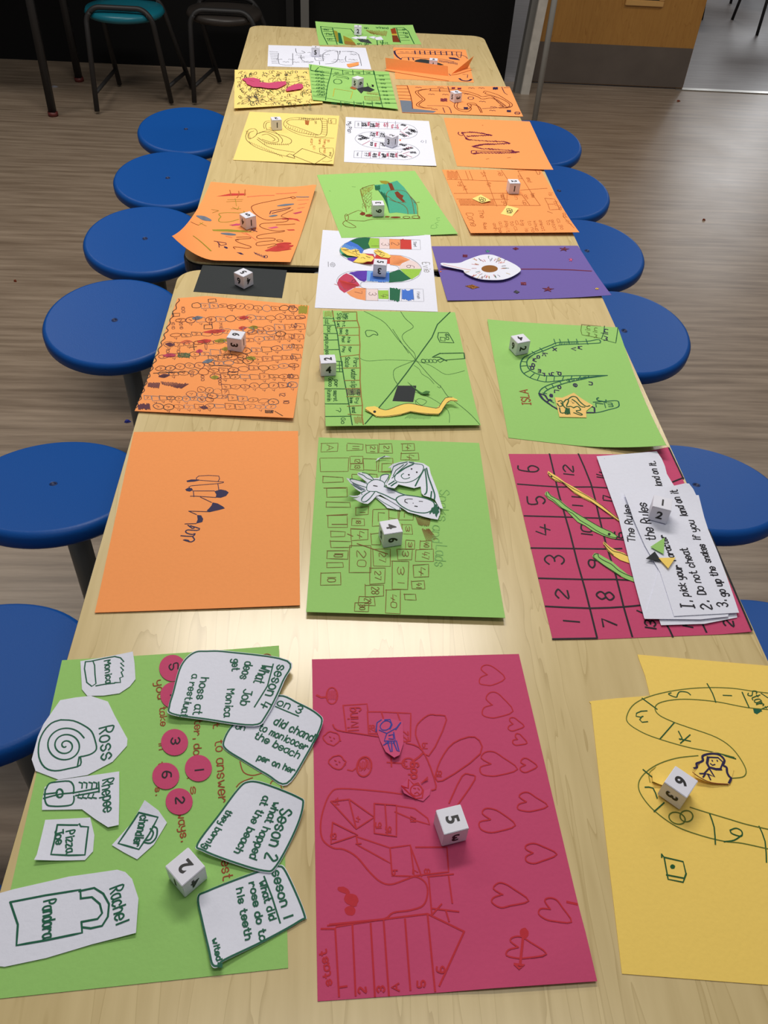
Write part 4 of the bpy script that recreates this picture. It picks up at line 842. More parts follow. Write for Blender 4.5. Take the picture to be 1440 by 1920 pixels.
# ================================================================= row 3 centre: green board, wavy yellow snake
K = (560, 560, 4.0)
b = board(K, [(182, 90), (1172, 102), (1365, 948), (202, 956)], 'green', 'green board with boxed squares down its left side, under a wavy yellow snake', lifts=[((700, 650), (700, 950), .006)])
g = 'dgreen'
b.line(g, 1.5, [(252, 90), (262, 150), (290, 260), (305, 380), (320, 470), (340, 600), (360, 700), (378, 800), (402, 948)], [(185, 145), (262, 150)], [(188, 200), (272, 200)], [(188, 262), (292, 262)], [(190, 312), (298, 310)], [(192, 384), (305, 382)], [(284, 470), (326, 472), (328, 550), (284, 548)], [(196, 676), (345, 678)], [(198, 790), (372, 790)], [(200, 884), (385, 882)])
b.line(g, 1, [(285, 500), (326, 500)], [(285, 525), (326, 525)], [(305, 472), (308, 548)])
t_ = 'tan'
b.line(t_, 1.5, [(325, 100), (435, 100), (438, 160), (455, 215), (455, 280), (460, 350), (456, 430), (462, 520), (460, 610), (465, 680), (470, 740), (478, 800), (475, 880), (485, 945)], [(255, 168), (440, 166)], [(275, 220), (458, 216)], [(295, 276), (455, 274)], [(305, 350), (460, 348)], [(312, 436), (455, 420)], [(325, 522), (460, 520)], [(345, 615), (462, 612)], [(350, 676), (462, 674)], [(360, 735), (470, 735)], [(365, 808), (480, 802)], [(370, 868), (480, 875)], [(255, 95), (260, 140)])
for i, (t, x, y, h) in enumerate((('Slip', 290, 110, 40), ('Run', 330, 112, 36), ('Lea', 352, 112, 28), ('Let', 290, 172, 24), ('ht', 328, 172, 26), ('bea', 310, 225, 26), ('so', 355, 232, 26), ('Pool', 325, 285, 26), ('his', 368, 290, 26), ('Pay', 330, 360, 24), ('for', 375, 360, 26), ('Scate', 350, 440, 40), ('Parc', 412, 445, 40), ('water', 395, 530, 50), ('slip', 395, 620, 50), ('get', 392, 682, 34), ('up', 440, 685, 34), ('by', 430, 745, 30), ('to sve', 385, 742, 30), ('end', 400, 815, 36))):
    ln = {'Slip': 50, 'Scate': 75, 'Parc': 70, 'water': 80, 'slip': 50}.get(t, 42)
    b.text(t, (x, y), (x, y+ln), h*.8, g, .9)
for t, x, y, ln in (('cat', 200, 155, 38), ('box', 215, 208, 46), ('run', 198, 270, 36), ('sum', 200, 320, 56), ('es', 202, 390, 30), ('Goco', 225, 595, 65), ('por', 270, 610, 55), ('Runnin', 215, 685, 85), ('secret', 262, 690, 80), ('?', 285, 820, 34), ('Go', 320, 895, 46)):
    b.text(t, (x, y), (x, y+ln), 30, g, .9)
b.hatch('plum', 1.2, (362, 680), (460, 680), (460, 722), (362, 722), 14); b.hatch(t_, .9, (415, 890), (470, 890), (475, 935), (425, 935), 8); b.hatch('olive', .8, (195, 100), (245, 95), (245, 132), (195, 135), 8)
b.line('dgreen', 1.5, [(1135, 102), (1040, 195), (1000, 290), (920, 400), (865, 480), (815, 550), (700, 700), (600, 820), (498, 940)])
b.line(g, .55, [(490, 95), (560, 130), (650, 185), (740, 300), (830, 400), (870, 450), (1000, 600), (1070, 665), (1120, 735), (1220, 810), (1300, 880), (1358, 945)], [(705, 230), (770, 330), (825, 410)], [(765, 97), (800, 150), (850, 195), (855, 220), (790, 260), (778, 300), (830, 370), (868, 410), (870, 460), (780, 500), (720, 530), (710, 570), (720, 610), (740, 640)], [(455, 440), (480, 458), (530, 468), (640, 460), (780, 462), (870, 470), (960, 490), (1020, 520), (1100, 568), (1180, 558), (1245, 540)], [(865, 500), (905, 530), (925, 565), (980, 600), (1015, 640)], [(1065, 650), (1060, 670), (1040, 660)], [(870, 700), (1000, 750), (1120, 840), (1130, 930)], [(870, 760), (920, 800), (960, 770), (900, 750), (880, 790), (1000, 830)], sm=3)
b.hatch(g, .5, (830, 870), (1000, 870), (980, 905), (800, 895), 16)
b.line(g, 1.0, [(500, 250), (515, 238), (570, 245), (592, 265), (590, 275), (560, 268), (530, 285), (510, 280), (500, 250)], sm=3)
b.line(g, 1.2, [(1048, 255), (1120, 255), (1165, 332), (1060, 328), (1042, 290), (1048, 255)]); b.text('60', (1100, 265), (1105, 310), 20, g, 1); b.line(g, 1, [(1062, 290), (1095, 292), (1098, 318), (1065, 315), (1062, 290)])
b.line(g, 1.7, [(1062, 410), (1000, 440), (1055, 440), (1110, 468)], [(1060, 412), (1240, 408), (1245, 448)]); b.line(g, 1.1, [(1075, 450), (1092, 462), (1245, 450)], [(1040, 462), (1070, 452), (1090, 462), (1060, 480), (1040, 462)])
for x in (935, 965, 990, 1020): b.oval(g, 1, x, 468, 16, 12, 20)
b.done()
c = Sheet('black_card', K, [(742, 652), (882, 652), (855, 800), (838, 812), (690, 806)], 'black', 'small black paper rectangle on the green board behind the yellow snake', 'card', 1); c.done()
c = Sheet('leaf_cutout', K, [(815, 622), (900, 690), (925, 705), (955, 690), (985, 695), (978, 710), (940, 716), (915, 712)], paper('leafgreen', (70, 120, 60)), 'tiny dark green paper sprig behind the small black rectangle', 'paper piece', 1, lifts=[((850, 660), (985, 700), .003)]); c.done()
c = Sheet('paper_snake', K, [(495, 828), (510, 812), (570, 806), (600, 818), (650, 838), (700, 822), (760, 798), (820, 784), (880, 792), (960, 812), (1030, 822), (1060, 800), (1100, 742), (1150, 738), (1190, 756), (1190, 770), (1140, 766), (1110, 785), (1080, 830), (1050, 868), (960, 866), (900, 858), (840, 848), (760, 872), (680, 884), (620, 888), (580, 884), (550, 862), (510, 840)], 'yellow', 'wavy yellow paper snake with a black eye, raised above the green board', 'paper snake', 2, flatlift=.004, lifts=[((900, 840), (1190, 750), .006)], group=None)
c.line('black', .8, [(498, 828), (515, 838), (560, 868), (590, 882), (680, 880), (780, 864), (840, 846), (900, 856), (1050, 865), (1080, 830), (1110, 785), (1140, 764), (1190, 768)], [(600, 820), (650, 836), (700, 822), (760, 798), (820, 786), (880, 794), (1030, 822), (1060, 800), (1100, 745), (1150, 740)], sm=2); c.blob('black', 570, 848, 11, 9, jit=0, part='eye'); c.done()

# ================================================================= row 3 right: green board with curved letter track
K = (880, 580, 3.789)
b = board(K, [(128, 70), (1055, 128), (1400, 965), (278, 912)], 'green', 'green board with a dark green S-shaped lettered track, at the right edge', lifts=[((800, 800), (1300, 1000), .014), ((300, 200), (110, 60), .004)])
g = 'green'
b.wk = 1.25
b.line(g, 1.4, [(932, 230), (915, 215), (830, 228), (640, 235), (580, 255), (505, 285), (420, 325), (380, 350), (362, 400), (380, 450), (440, 490), (530, 515), (600, 512), (700, 500), (820, 485), (980, 470)], [(930, 235), (920, 240), (830, 245), (700, 250), (620, 258), (540, 290), (460, 320), (420, 350), (408, 385), (430, 430), (500, 465), (600, 475), (730, 472), (980, 470)], [(980, 470), (830, 490), (720, 495), (600, 525), (520, 560), (495, 600), (520, 640), (590, 690), (660, 725), (780, 735), (900, 735), (985, 715), (1055, 695), (1062, 668), (1045, 650), (960, 655), (880, 660)], [(830, 492), (700, 520), (620, 545), (560, 570), (530, 600), (560, 640), (600, 665)], sm=4)
b.line(g, 1.0, *[[(x, 212-0*x), (x+14, 250)] for x in (600, 640, 700, 760, 828)], [(500, 275), (525, 300)], [(445, 300), (470, 318)], [(370, 370), (410, 375)], [(362, 405), (415, 400)], [(388, 455), (430, 435)], [(430, 485), (460, 458)], [(485, 500), (500, 465)], [(545, 512), (550, 472)], [(600, 512), (605, 475)], [(660, 505), (670, 475)], [(720, 498), (730, 472)], [(780, 490), (790, 472)], [(840, 485), (850, 472)], [(700, 495), (715, 520)], [(640, 510), (655, 535)], [(585, 530), (600, 560)], [(540, 555), (560, 575)], [(955, 655), (968, 700)], [(520, 595), (550, 600)])
b.line('navy', 2.0, [(495, 598), (525, 640), (590, 690), (650, 722)], [(500, 600), (540, 612), (555, 640), (585, 650)], [(865, 690), (888, 700), (890, 735), (830, 735)], [(550, 660), (575, 640)])
b.hatch('green', 1.6, (690, 505), (830, 478), (820, 492), (700, 512), 8); b.hatch('green', 1.3, (640, 235), (760, 232), (760, 248), (640, 252), 10)
for t, x, y, h in (('w', 770, 262, 42), ('v', 725, 270, 46), ('x', 592, 275, 38), ('k', 520, 312, 34), ('c', 480, 330, 26), ('w', 450, 350, 34), ('o', 445, 388, 28), ('p', 435, 408, 32), ('m', 488, 430, 26), ('r', 520, 455, 26), ('y', 578, 450, 30), ('p', 630, 448, 30), ('n', 850, 518, 34), ('e', 740, 530, 36), ('o', 630, 545, 28), ('L', 605, 575, 30), ('s', 572, 605, 26)):
    b.text(t, (x, y-2), (x, y+22), h, 'navy', 1.4)
b.text('J', (905, 628), (905, 652), 60, g, 1.5); b.text('L', (900, 668), (905, 700), 46, g, 1.3); b.text('m', (980, 665), (990, 695), 40, g, 1.3)
b.text('ISLA', (440, 685), (410, 575), 52, 'rust', 1.4)
b.text('win', (980, 225), (985, 140), 36, 'navy', 1.2)
b.line('gpencil', .7, [(798, 108), (792, 150), (800, 182), (870, 195), (935, 208)], [(800, 108), (935, 120)]); b.line('dgreen', 1.0, [(960, 118), (955, 165), (938, 212), (1040, 240), (1052, 160), (1055, 128)], [(935, 168), (955, 170)])
b.text('win', (855, 190), (860, 118), 34, 'gpencil', .8); b.text('win', (905, 205), (910, 130), 30, 'gpencil', .7)
b.done()
c = Sheet('character_cutout', K, [(608, 624), (660, 628), (742, 592), (800, 635), (878, 682), (830, 722), (832, 768), (640, 764), (625, 700)], paper('peach', (240, 200, 120)), 'pale yellow cut-out with dark green curly-haired figures on the track', 'paper cut-out', 1, lifts=[((750, 680), (740, 580), .004)])
c.line('dgreen', 1.8, [(630, 655), (655, 650), (665, 680), (640, 690), (625, 670)], [(670, 660), (690, 640), (705, 650), (690, 690), (720, 690), (740, 700)], [(700, 640), (730, 620), (760, 625), (780, 650), (800, 670), (830, 690), (855, 685)], [(730, 640), (760, 660), (790, 690), (820, 695)], [(740, 700), (770, 690), (790, 715), (760, 720)], [(640, 700), (650, 735), (680, 735)], [(690, 700), (680, 740), (700, 745)], [(742, 735), (790, 752), (800, 745), (760, 728)], [(650, 665), (680, 700)], sm=3)
c.hatch('dgreen', 1.6, (685, 705), (710, 705), (715, 745), (680, 740), 8); c.line('black', .7, [(730, 660), (735, 668), (745, 665)], [(722, 652), (724, 655)], [(742, 650), (744, 653)]); c.done()

# ================================================================= colourful white board
K = (560, 420, 5.143)
b = board(K, [(232, 57), (1270, 105), (1342, 846), (155, 808)], 'white', 'white printed board with a coloured-in snake-shaped track', quad=True, lifts=[((1000, 200), (1270, 60), .004)])
b.line('grey', .4, [(590, 640), (640, 625), (1200, 628), (1208, 748), (640, 738)], [(1170, 155), (1175, 248), (640, 235)], [(700, 135), (1170, 155)])
F = lambda c_, *p: b.fill(c_, list(p))
F('blush', (775, 140), (875, 145), (877, 240), (777, 238)); F('orange', (877, 145), (980, 148), (980, 242), (877, 240)); F('tomato', (980, 148), (1085, 152), (1090, 245), (980, 242))
F('lime', (690, 135), (775, 140), (777, 235), (690, 232), (670, 190)); F('forest', (495, 165), (560, 138), (640, 130), (690, 133), (672, 190), (690, 232), (630, 250), (570, 200))
F('blue', (495, 165), (570, 200), (630, 250), (610, 285), (540, 260), (415, 225), (440, 190)); F('teal', (400, 240), (415, 225), (500, 265), (545, 290), (560, 320), (470, 330), (420, 300), (395, 265))
F('purple', (465, 328), (560, 318), (580, 340), (520, 365), (480, 350)); F('crimson', (520, 370), (600, 385), (720, 388), (740, 330), (720, 290), (640, 285), (580, 340)); F('tomato', (740, 300), (880, 300), (880, 385), (770, 385), (735, 340))
F('orange', (880, 298), (980, 305), (1075, 345), (1000, 378), (970, 405), (880, 392)); F('blush', (1075, 345), (1140, 370), (1185, 432), (975, 434), (968, 405)); F('lime', (975, 434), (1185, 434), (1160, 490), (1090, 535), (1020, 480)); F('forest', (875, 470), (940, 450), (975, 440), (1020, 480), (1085, 530), (1000, 555), (870, 565))
F('lblue', (658, 450), (875, 460), (870, 560), (658, 552)); F('purple', (480, 475), (560, 455), (660, 450), (655, 545), (630, 558), (590, 545), (520, 490)); F('crimson', (370, 575), (385, 530), (430, 490), (460, 475), (520, 500), (590, 590), (540, 610), (460, 655), (440, 665), (395, 630)); F('orange', (460, 660), (540, 615), (648, 618), (645, 738), (560, 722), (500, 695))
F('blush', (652, 622), (765, 628), (765, 742), (645, 738)); F('lime', (765, 640), (865, 640), (868, 725), (770, 722))
b.hatch('blue', 2.2, (1000, 640), (1100, 640), (1110, 735), (1000, 728), 12, jit=.1); b.hatch('forest', 3.2, (885, 625), (975, 630), (965, 745), (885, 740), 8, jit=.1); b.hatch('blue', 2, (700, 470), (870, 480), (870, 558), (690, 550), 18); b.hatch('purple', 1.6, (500, 475), (645, 460), (640, 540), (590, 540), 12); b.hatch('tomato', 1.4, (395, 545), (470, 560), (590, 600), (450, 640), 10); b.hatch('orange', 1.2, (900, 320), (1040, 350), (960, 385), (890, 380), 10); b.hatch('lblue', 1.6, (440, 195), (560, 235), (540, 270), (425, 235), 9)
b.line('tomato', 1, [(980, 155), (1010, 145), (1015, 155)], [(345, 580), (375, 590)]); b.line('purple', 1.2, [(530, 490), (560, 470), (620, 475)], sm=2)
b.line('grey', .5, [(475, 650), (400, 600), (368, 560), (385, 510), (450, 470), (560, 452), (875, 458), (940, 450), (968, 430), (940, 405), (880, 395)], [(1185, 435), (1160, 500), (1080, 545), (990, 562), (870, 566), (640, 560), (600, 575), (605, 610), (650, 625)], [(495, 165), (420, 210), (395, 255), (420, 310), (520, 365), (640, 388), (770, 388)], [(1085, 152), (1170, 155)], [(640, 235), (610, 260), (640, 285), (880, 300), (1000, 308), (1100, 345), (1170, 400), (1185, 435)], [(495, 165), (560, 138), (640, 130), (700, 135)], sm=4)
b.line('grey', .4, [(875, 145), (877, 240)], [(777, 140), (777, 238)], [(980, 148), (980, 242)], [(652, 622), (648, 738)], [(765, 628), (765, 742)], [(868, 630), (868, 742)], [(990, 630), (992, 745)], [(1104, 630), (1110, 745)])
b.text('Start', (1108, 172), (1112, 222), 26, 'dgrey', .5, jit=0); b.text('Finish', (1140, 655), (1145, 722), 26, 'dgrey', .5, jit=0)
for t, x, y in (('3', 800, 185), ('2', 895, 180), ('6', 1045, 400), ('3', 680, 665), ('7', 540, 650), ('4', 795, 680), ('1', 700, 190), ('9', 480, 540)): b.text(t, (x, y-2), (x, y+26), 70, 'plum', .6)
b.text('Evie', (1190, 372), (1212, 468), 58, 'pencil', .6)
b.line('grey', .7, [(305, 388), (325, 370), (345, 380), (352, 398), (335, 415), (312, 408), (305, 388)], [(318, 392), (330, 382), (340, 395), (330, 405), (318, 392)], [(285, 365), (287, 412)]); b.done()
for pts, lb in (([(405, 230), (440, 225), (500, 250), (545, 240), (580, 250), (590, 285), (640, 285), (700, 305), (728, 330), (700, 362), (620, 375), (525, 365), (575, 320), (530, 310), (470, 300), (415, 262)], 'yellow paper rabbit-shaped cut-out curled up on the coloured track, left of the die'),
                ([(722, 255), (760, 240), (800, 255), (860, 285), (892, 312), (870, 328), (800, 320), (750, 290)], 'smaller yellow paper cut-out on the coloured track, behind the die')):
    c = Sheet('rabbit_cutout', K, pts, 'yellow', lb, 'paper cut-out', 1, lifts=[((600, 320), (440, 250), .012), ((620, 320), (700, 340), .005)] if len(pts) > 10 else [((800, 290), (740, 240), .006)])
    if len(pts) > 10:
        c.line('gold', 1, [(410, 240), (470, 262), (540, 290), (580, 320)], [(530, 365), (620, 370), (700, 358)]); c.line('pencil', .8, [(545, 245), (560, 290), (590, 300)], [(600, 330), (620, 322), (640, 335)], [(430, 250), (480, 250)], [(580, 255), (520, 270)], [(650, 310), (690, 325)])
    else: c.line('pencil', .8, [(740, 265), (800, 275), (780, 295), (830, 300), (800, 315)], [(760, 250), (790, 270), (830, 285)], sm=2)
    c.done()

# ================================================================= purple board
K = (790, 440, 3.892)
b = board(K, [(75, 84), (1142, 80), (1388, 440), (190, 480)], 'purple', 'purple card board with glitter stickers and a dark red line, overhanging the right edge', lifts=[((300, 300), (190, 482), .002), ((1100, 300), (1390, 440), .004)])
b.line('wine', 2.6, [(140, 252), (300, 254), (720, 252), (900, 252), (1100, 258), (1240, 266)]); b.done()
def sticker(nm, c_, pts, lb):
    vs = [b.P(*p) for p in pts]; bm = bmesh.new(); f = bm.faces.new([bm.verts.new((q.x, q.y, q.z)) for q in vs])
    r = bmesh.ops.extrude_face_region(bm, geom=[f])
    for v in r['geom']:
        if isinstance(v, bmesh.types.BMVert): v.co.z += .0006
    mt = mat('glitter_'+c_, lin(INKC[c_]), rough=.25, metal=.6, noise=.45, nscale=900, bump=.6)
    o = link(nm, frombm(nm, bm), mt, b.o); o['label'] = lb
def star(cx, cy, rx, ry, a=0): return [(cx+(rx if k % 2 == 0 else rx*.42)*math.sin(R_(36*k+a)), cy-(ry if k % 2 == 0 else ry*.42)*math.cos(R_(36*k+a))) for k in range(10)]
sticker('star_sticker', 'wine', star(1042, 107, 40, 18, 10), 'dark red glitter star'); sticker('star_sticker', 'wine', star(924, 400, 46, 22, 6), 'dark red glitter star'); sticker('star_sticker', 'pink', star(1090, 184, 18, 16, 5), 'pink glitter star')
sticker('diamond_sticker', 'glitter', [(320, 376), (372, 366), (424, 386), (372, 398)], 'bronze glitter diamond'); sticker('diamond_sticker', 'wine', [(665, 103), (688, 93), (712, 104), (688, 114)], 'dark red glitter diamond'); sticker('diamond_sticker', 'dgrey', [(672, 420), (690, 406), (718, 420), (698, 432)], 'dark glitter diamond')
sticker('square_sticker', 'wine', [(302, 147), (336, 148), (336, 165), (302, 164)], 'dark red glitter square'); sticker('square_sticker', 'wine', [(725, 348), (764, 348), (766, 369), (727, 368)], 'dark red glitter square')
sticker('flower_sticker', 'teal', star(484, 122, 18, 12), 'teal glitter flower'); sticker('flower_sticker', 'gold', star(1282, 396, 18, 10), 'gold glitter flower'); sticker('flower_sticker', 'salmon', star(140, 270, 10, 7), 'pale glitter dot')
c = Sheet('spoon_cutout', K, [(140, 212), (155, 205), (210, 208), (282, 204), (330, 185), (430, 150), (505, 145), (560, 160), (640, 195), (700, 228), (726, 258), (690, 290), (630, 318), (560, 330), (440, 325), (360, 300), (315, 275), (302, 258), (220, 240), (160, 226)], 'white', 'white spoon-shaped cut-out with a bronze glitter oval on the purple board', 'paper cut-out', 2, flatlift=.003, smooth=True, thick=.0008)
c.fill('glitter', [(498+60*math.cos(2*math.pi*k/28), 249+26*math.sin(2*math.pi*k/28)) for k in range(28)], part='glitter_oval'); c.line('salmon', .7, [(160, 216), (300, 248), (360, 258)], sm=2)
for i in range(46):
    a = rnd.uniform(0, 6.28); r1 = rnd.uniform(1.15, 1.5); x, y = 498+62*r1*math.cos(a)*1.1, 245+30*r1*math.sin(a)*1.4
    if i % 3 == 0: x += math.cos(a)*60; y += math.sin(a)*12
    c.line(rnd.choice(['salmon', 'navy', 'dgreen', 'gold', 'tomato', 'umber']), .7, [(x, y), (x+math.cos(a)*rnd.uniform(10, 30), y+math.sin(a)*rnd.uniform(5, 18)), (x+math.cos(a)*34+rnd.uniform(-8, 8), y+math.sin(a)*16)], sm=2)
c.done()

# ================================================================= curled orange board
K = (310, 320, 4.8)
b = board(K, [(410, 100), (1360, 128), (1125, 822), (60, 588)], 'orange', 'curled orange board with crayon smears, one corner lifted off the left table edge', lifts=[(Vector((-.3099, 1.4007, 0)), Vector((-.382, 1.389, 0)), .044), ((1080, 500), (1420, 480), .008), ((620, 560), (640, 860), .006)], layer=1)
b.wk = 1.35; ORC = b
b.fill('tomato', [(460, 232), (590, 205), (725, 205), (722, 222), (600, 226)]); b.line('salmon', 1.6, [(740, 236), (860, 225), (980, 222)], [(1000, 208), (1100, 204), (1180, 196)])
b.line('opencil', 1, [(580, 175), (592, 225)], [(660, 185), (665, 215), (645, 245)], [(718, 172), (715, 225)]); b.line('olive', .6, [(560, 262), (700, 260)], [(550, 280), (690, 275)], [(628, 250), (640, 318)], [(590, 345), (680, 345)], [(605, 330), (650, 350)], [(660, 325), (655, 350)], [(415, 350), (480, 360)], [(425, 380), (480, 362)], [(310, 470), (370, 500)], [(300, 490), (340, 468)])
b.line('olive', 1.1, [(705, 365), (700, 380), (560, 378), (490, 385), (485, 400), (500, 415), (480, 440), (495, 462), (580, 460), (660, 438)], sm=3)
b.lens('slate', 1.6, 280, 408, 415, 450, 34); b.line('umber', .8, [(230, 462), (298, 492)], [(660, 625), (630, 622)], sm=0)
b.fill('olive', [(420, 530), (560, 527), (700, 538), (800, 555), (690, 555), (540, 548), (430, 543)]); b.line('olive', 1.7, [(255, 590), (320, 640), (410, 722)], sm=3); b.lens('slate', 1.5, 500, 565, 635, 578, 16)
b.line('crimson', 1, [(580, 490), (640, 482), (690, 478)], [(600, 496), (670, 492)]); b.fill('pink', [(578, 492), (640, 476), (690, 482), (640, 494)]); b.line('salmon', .8, [(690, 560), (760, 582)], [(720, 555), (820, 628)], [(545, 590), (600, 602)])
n = 'umber'
b.line(n, .8, [(1120, 243), (1145, 235), (1172, 245), (1145, 252), (1120, 243), (1000, 265), (850, 295), (790, 315), (775, 335), (800, 380), (860, 425), (930, 445), (1050, 432), (1105, 438), (1080, 460), (960, 470), (870, 478), (850, 500), (900, 525), (1000, 545), (1070, 540), (1050, 552), (900, 570), (825, 590), (840, 612), (920, 608), (985, 612), (970, 630), (860, 640), (818, 655), (830, 675), (900, 670), (985, 660), (990, 672), (920, 695)], [(640, 600), (750, 598), (760, 612), (650, 618), (635, 632), (680, 655), (770, 685), (740, 700), (660, 690), (612, 688), (628, 705)], sm=4)
b.line('plum', 1, [(440, 635), (545, 652), (550, 665), (500, 675), (470, 645)], [(480, 650), (485, 690)], [(940, 390), (950, 365), (1130, 330), (1110, 345), (960, 385)], [(760, 548), (815, 518), (800, 548), (765, 520), (825, 550)]); b.line(n, .6, [(1150, 352), (1060, 395), (1045, 415), (1110, 432)], sm=2)
b.blob('navy', 545, 692, 20, 8, 20); b.fill('navy', [(640, 735), (680, 738), (708, 755), (680, 755)]); b.hatch('navy', 1.1, (800, 735), (900, 770), (890, 785), (810, 750), 9); b.oval('navy', .8, 905, 775, 14, 12)
b.lens('slate', 1.2, 1005, 318, 1160, 300, 14); b.lens('slate', 1.2, 935, 412, 1008, 402, 12); b.line('slate', 1.3, [(1180, 238), (1290, 238)]); b.line('salmon', 1, [(1190, 265), (1290, 262)], [(1200, 305), (1270, 295)], [(1190, 340), (1250, 330)]); b.fill('crimson', [(1145, 382), (1230, 365), (1225, 378), (1170, 392)]); b.line('opencil', 1.6, [(1000, 488), (1165, 480)])
b.fill('pink', [(920, 515), (1000, 502), (1020, 512), (960, 522)]); b.fill('tomato', [(1030, 430), (1120, 425), (1190, 435), (1215, 458), (1150, 440), (1060, 440)]); b.fill('tomato', [(1090, 530), (1160, 528), (1165, 538), (1110, 540)])
b.lens('tomato', 2, 900, 722, 1150, 675, 50); b.lens('tomato', 2, 1000, 665, 1130, 655, 18); b.lens('tomato', 2, 960, 712, 1130, 705, 20); b.oval(n, .8, 1030, 632, 28, 8, 5)
b.done(); 

# ================================================================= green board with a coloured map
K = (590, 310, 5.143)
b = board(K, [(22, 92), (965, 52), (1382, 660), (258, 700)], 'green', 'green board with a teal and red coloured-in map drawing, tucked under a white board', lifts=[((900, 400), (1382, 670), .003)], layer=0)
b.fill('teal', [(575, 190), (640, 185), (700, 175), (795, 148), (860, 210), (920, 290), (975, 350), (990, 470), (900, 470), (790, 455), (720, 462), (700, 380), (650, 280), (590, 220)]); b.fill('olive', [(625, 148), (690, 150), (725, 162), (690, 185), (640, 170)])
b.fill('umber', [(705, 168), (745, 175), (770, 235), (735, 245)]); b.fill('umber', [(770, 262), (800, 250), (830, 280), (858, 292), (845, 320), (876, 350), (850, 356), (815, 325), (790, 305)]); b.fill('glitter', [(745, 430), (790, 420), (825, 438), (790, 455), (750, 450)])
b.hatch('forest', .9, (580, 195), (630, 195), (630, 235), (585, 240), 12); b.hatch('forest', .9, (620, 250), (690, 290), (720, 460), (690, 350), 14); b.line('brown', .9, [(690, 280), (720, 245), (800, 240), (880, 255), (930, 320), (950, 400), (960, 470)], [(710, 300), (760, 340), (850, 380), (890, 420), (900, 470)], [(690, 280), (700, 310)], [(720, 330), (790, 355), (880, 360)], [(920, 300), (985, 380), (995, 480), (1015, 515), (960, 510)], [(440, 235), (500, 205), (575, 188)], [(440, 235), (460, 320), (490, 400), (500, 450)], sm=3)
for i in range(7):
    for j in range(3): x, y = 475+32*j+rnd.uniform(-6, 6), 225+30*i; b.oval('brown', .5, x, y, 13, 12, 0, jit=.2, n=8, span=260, st=rnd.uniform(0, 200))
b.hatch('olive', 1.3, (450, 240), (560, 195), (560, 230), (460, 300), 8)
b.line('brown', .9, [(300, 490), (420, 435), (470, 458)], [(290, 485), (305, 470), (325, 490), (320, 530), (300, 530), (290, 485)], [(295, 535), (270, 560), (300, 590), (350, 602), (385, 600), (395, 590), (300, 535)], [(330, 530), (480, 538), (560, 520), (900, 515), (1015, 515)], [(955, 355), (975, 362), (1010, 356)], sm=2)
b.blob('umber', 462, 468, 26, 16); b.blob('brown', 700, 497, 25, 8); b.blob('umber', 780, 502, 52, 8); b.oval('brown', .9, 885, 502, 34, 10); b.oval('brown', .9, 975, 500, 38, 12); b.blob('umber', 520, 485, 36, 14)
b.line('lgreen', .7, [(1205, 505), (1175, 510), (1180, 530), (1205, 532)], [(1195, 545), (1160, 560), (1190, 580)], [(1150, 575), (1125, 580), (1120, 605), (1150, 612), (1180, 600), (1170, 580)], [(360, 205), (395, 208)], [(140, 245), (155, 250)])
b.done()

# ================================================================= orange board with pencil boxes (right)
K = (820, 310, 5.143)
b = board(K, [(46, 42), (998, 42), (1370, 645), (322, 652)], 'orange', 'orange board ruled with pencil boxes and writing, third orange one down the right side', lifts=[((300, 300), (270, 660), .003), ((1100, 400), (1372, 645), .004)])
o_ = 'opencil'
b.line(o_, .8, [(185, 52), (290, 272)], [(270, 55), (300, 135)], [(308, 55), (342, 140)], [(445, 50), (545, 325), (575, 395)], [(615, 45), (680, 140), (668, 390)], [(775, 52), (890, 240), (990, 385)], [(95, 135), (660, 155), (800, 165)], [(160, 272), (680, 270)], [(185, 325), (690, 330)], [(220, 385), (995, 388)], [(800, 240), (1060, 222)], [(630, 268), (670, 385)], [(780, 55), (860, 48), (950, 52)], [(815, 285), (890, 385)], [(1035, 318), (1130, 325), (1180, 425), (1085, 430), (1065, 375), (1120, 375)], [(1035, 318), (1065, 375)], [(1210, 490), (1320, 605)])
b.hatch(o_, .9, (95, 60), (185, 60), (200, 130), (100, 130), 12); b.hatch(o_, .9, (205, 335), (540, 335), (550, 382), (225, 382), 40)
b.line('umber', .7, [(950, 55), (970, 90), (990, 80), (985, 60)], sm=2)
for x, y, t in ((420, 65, 'SA'), (580, 60, 'AB'), (860, 120, 'end'), (200, 160, 'big'), (240, 200, 'hit'), (610, 285, 'back'), (630, 345, 'go'), (835, 285, 'on'), (900, 270, 'home'), (740, 290, 'in'), (1070, 255, 'is'), (820, 340, 'up'), (475, 165, 'fun'), (775, 95, 'at'), (1120, 345, 'to'), (1160, 390, 'do'), (1205, 460, 'ad'), (1240, 530, 'of')):
    b.text(t, (x, y), (x+12, y+42), 30, o_, .6)
b.text('Cone', (275, 460), (325, 590), 48, 'opencil', .9); b.text('The', (390, 430), (418, 510), 36, o_, .7)
for x, y, t in ((440, 555, 'Rules'), (535, 560, 'and'), (590, 545, 'all'), (650, 540, 'play'), (700, 540, 'to'), (750, 535, 'a'), (800, 530, 'big'), (870, 535, 'to'), (925, 535, 'win'), (980, 530, 'one'), (1050, 530, 'to'), (1095, 525, 'get'), (1150, 515, 'a'), (540, 610, 'hi'), (585, 605, 'be'), (660, 605, 'it'), (735, 590, 'a'), (840, 600, 'is'), (900, 600, 'no'), (940, 590, 'up'), (1000, 590, 'at'), (1110, 580, 'on'), (1180, 575, 'go')):
    b.text(t, (x, y), (x+12, y+34+6*len(t)), 26, o_, .6)
b.line('umber', .6, [(1060, 445), (1110, 462)]); b.done()
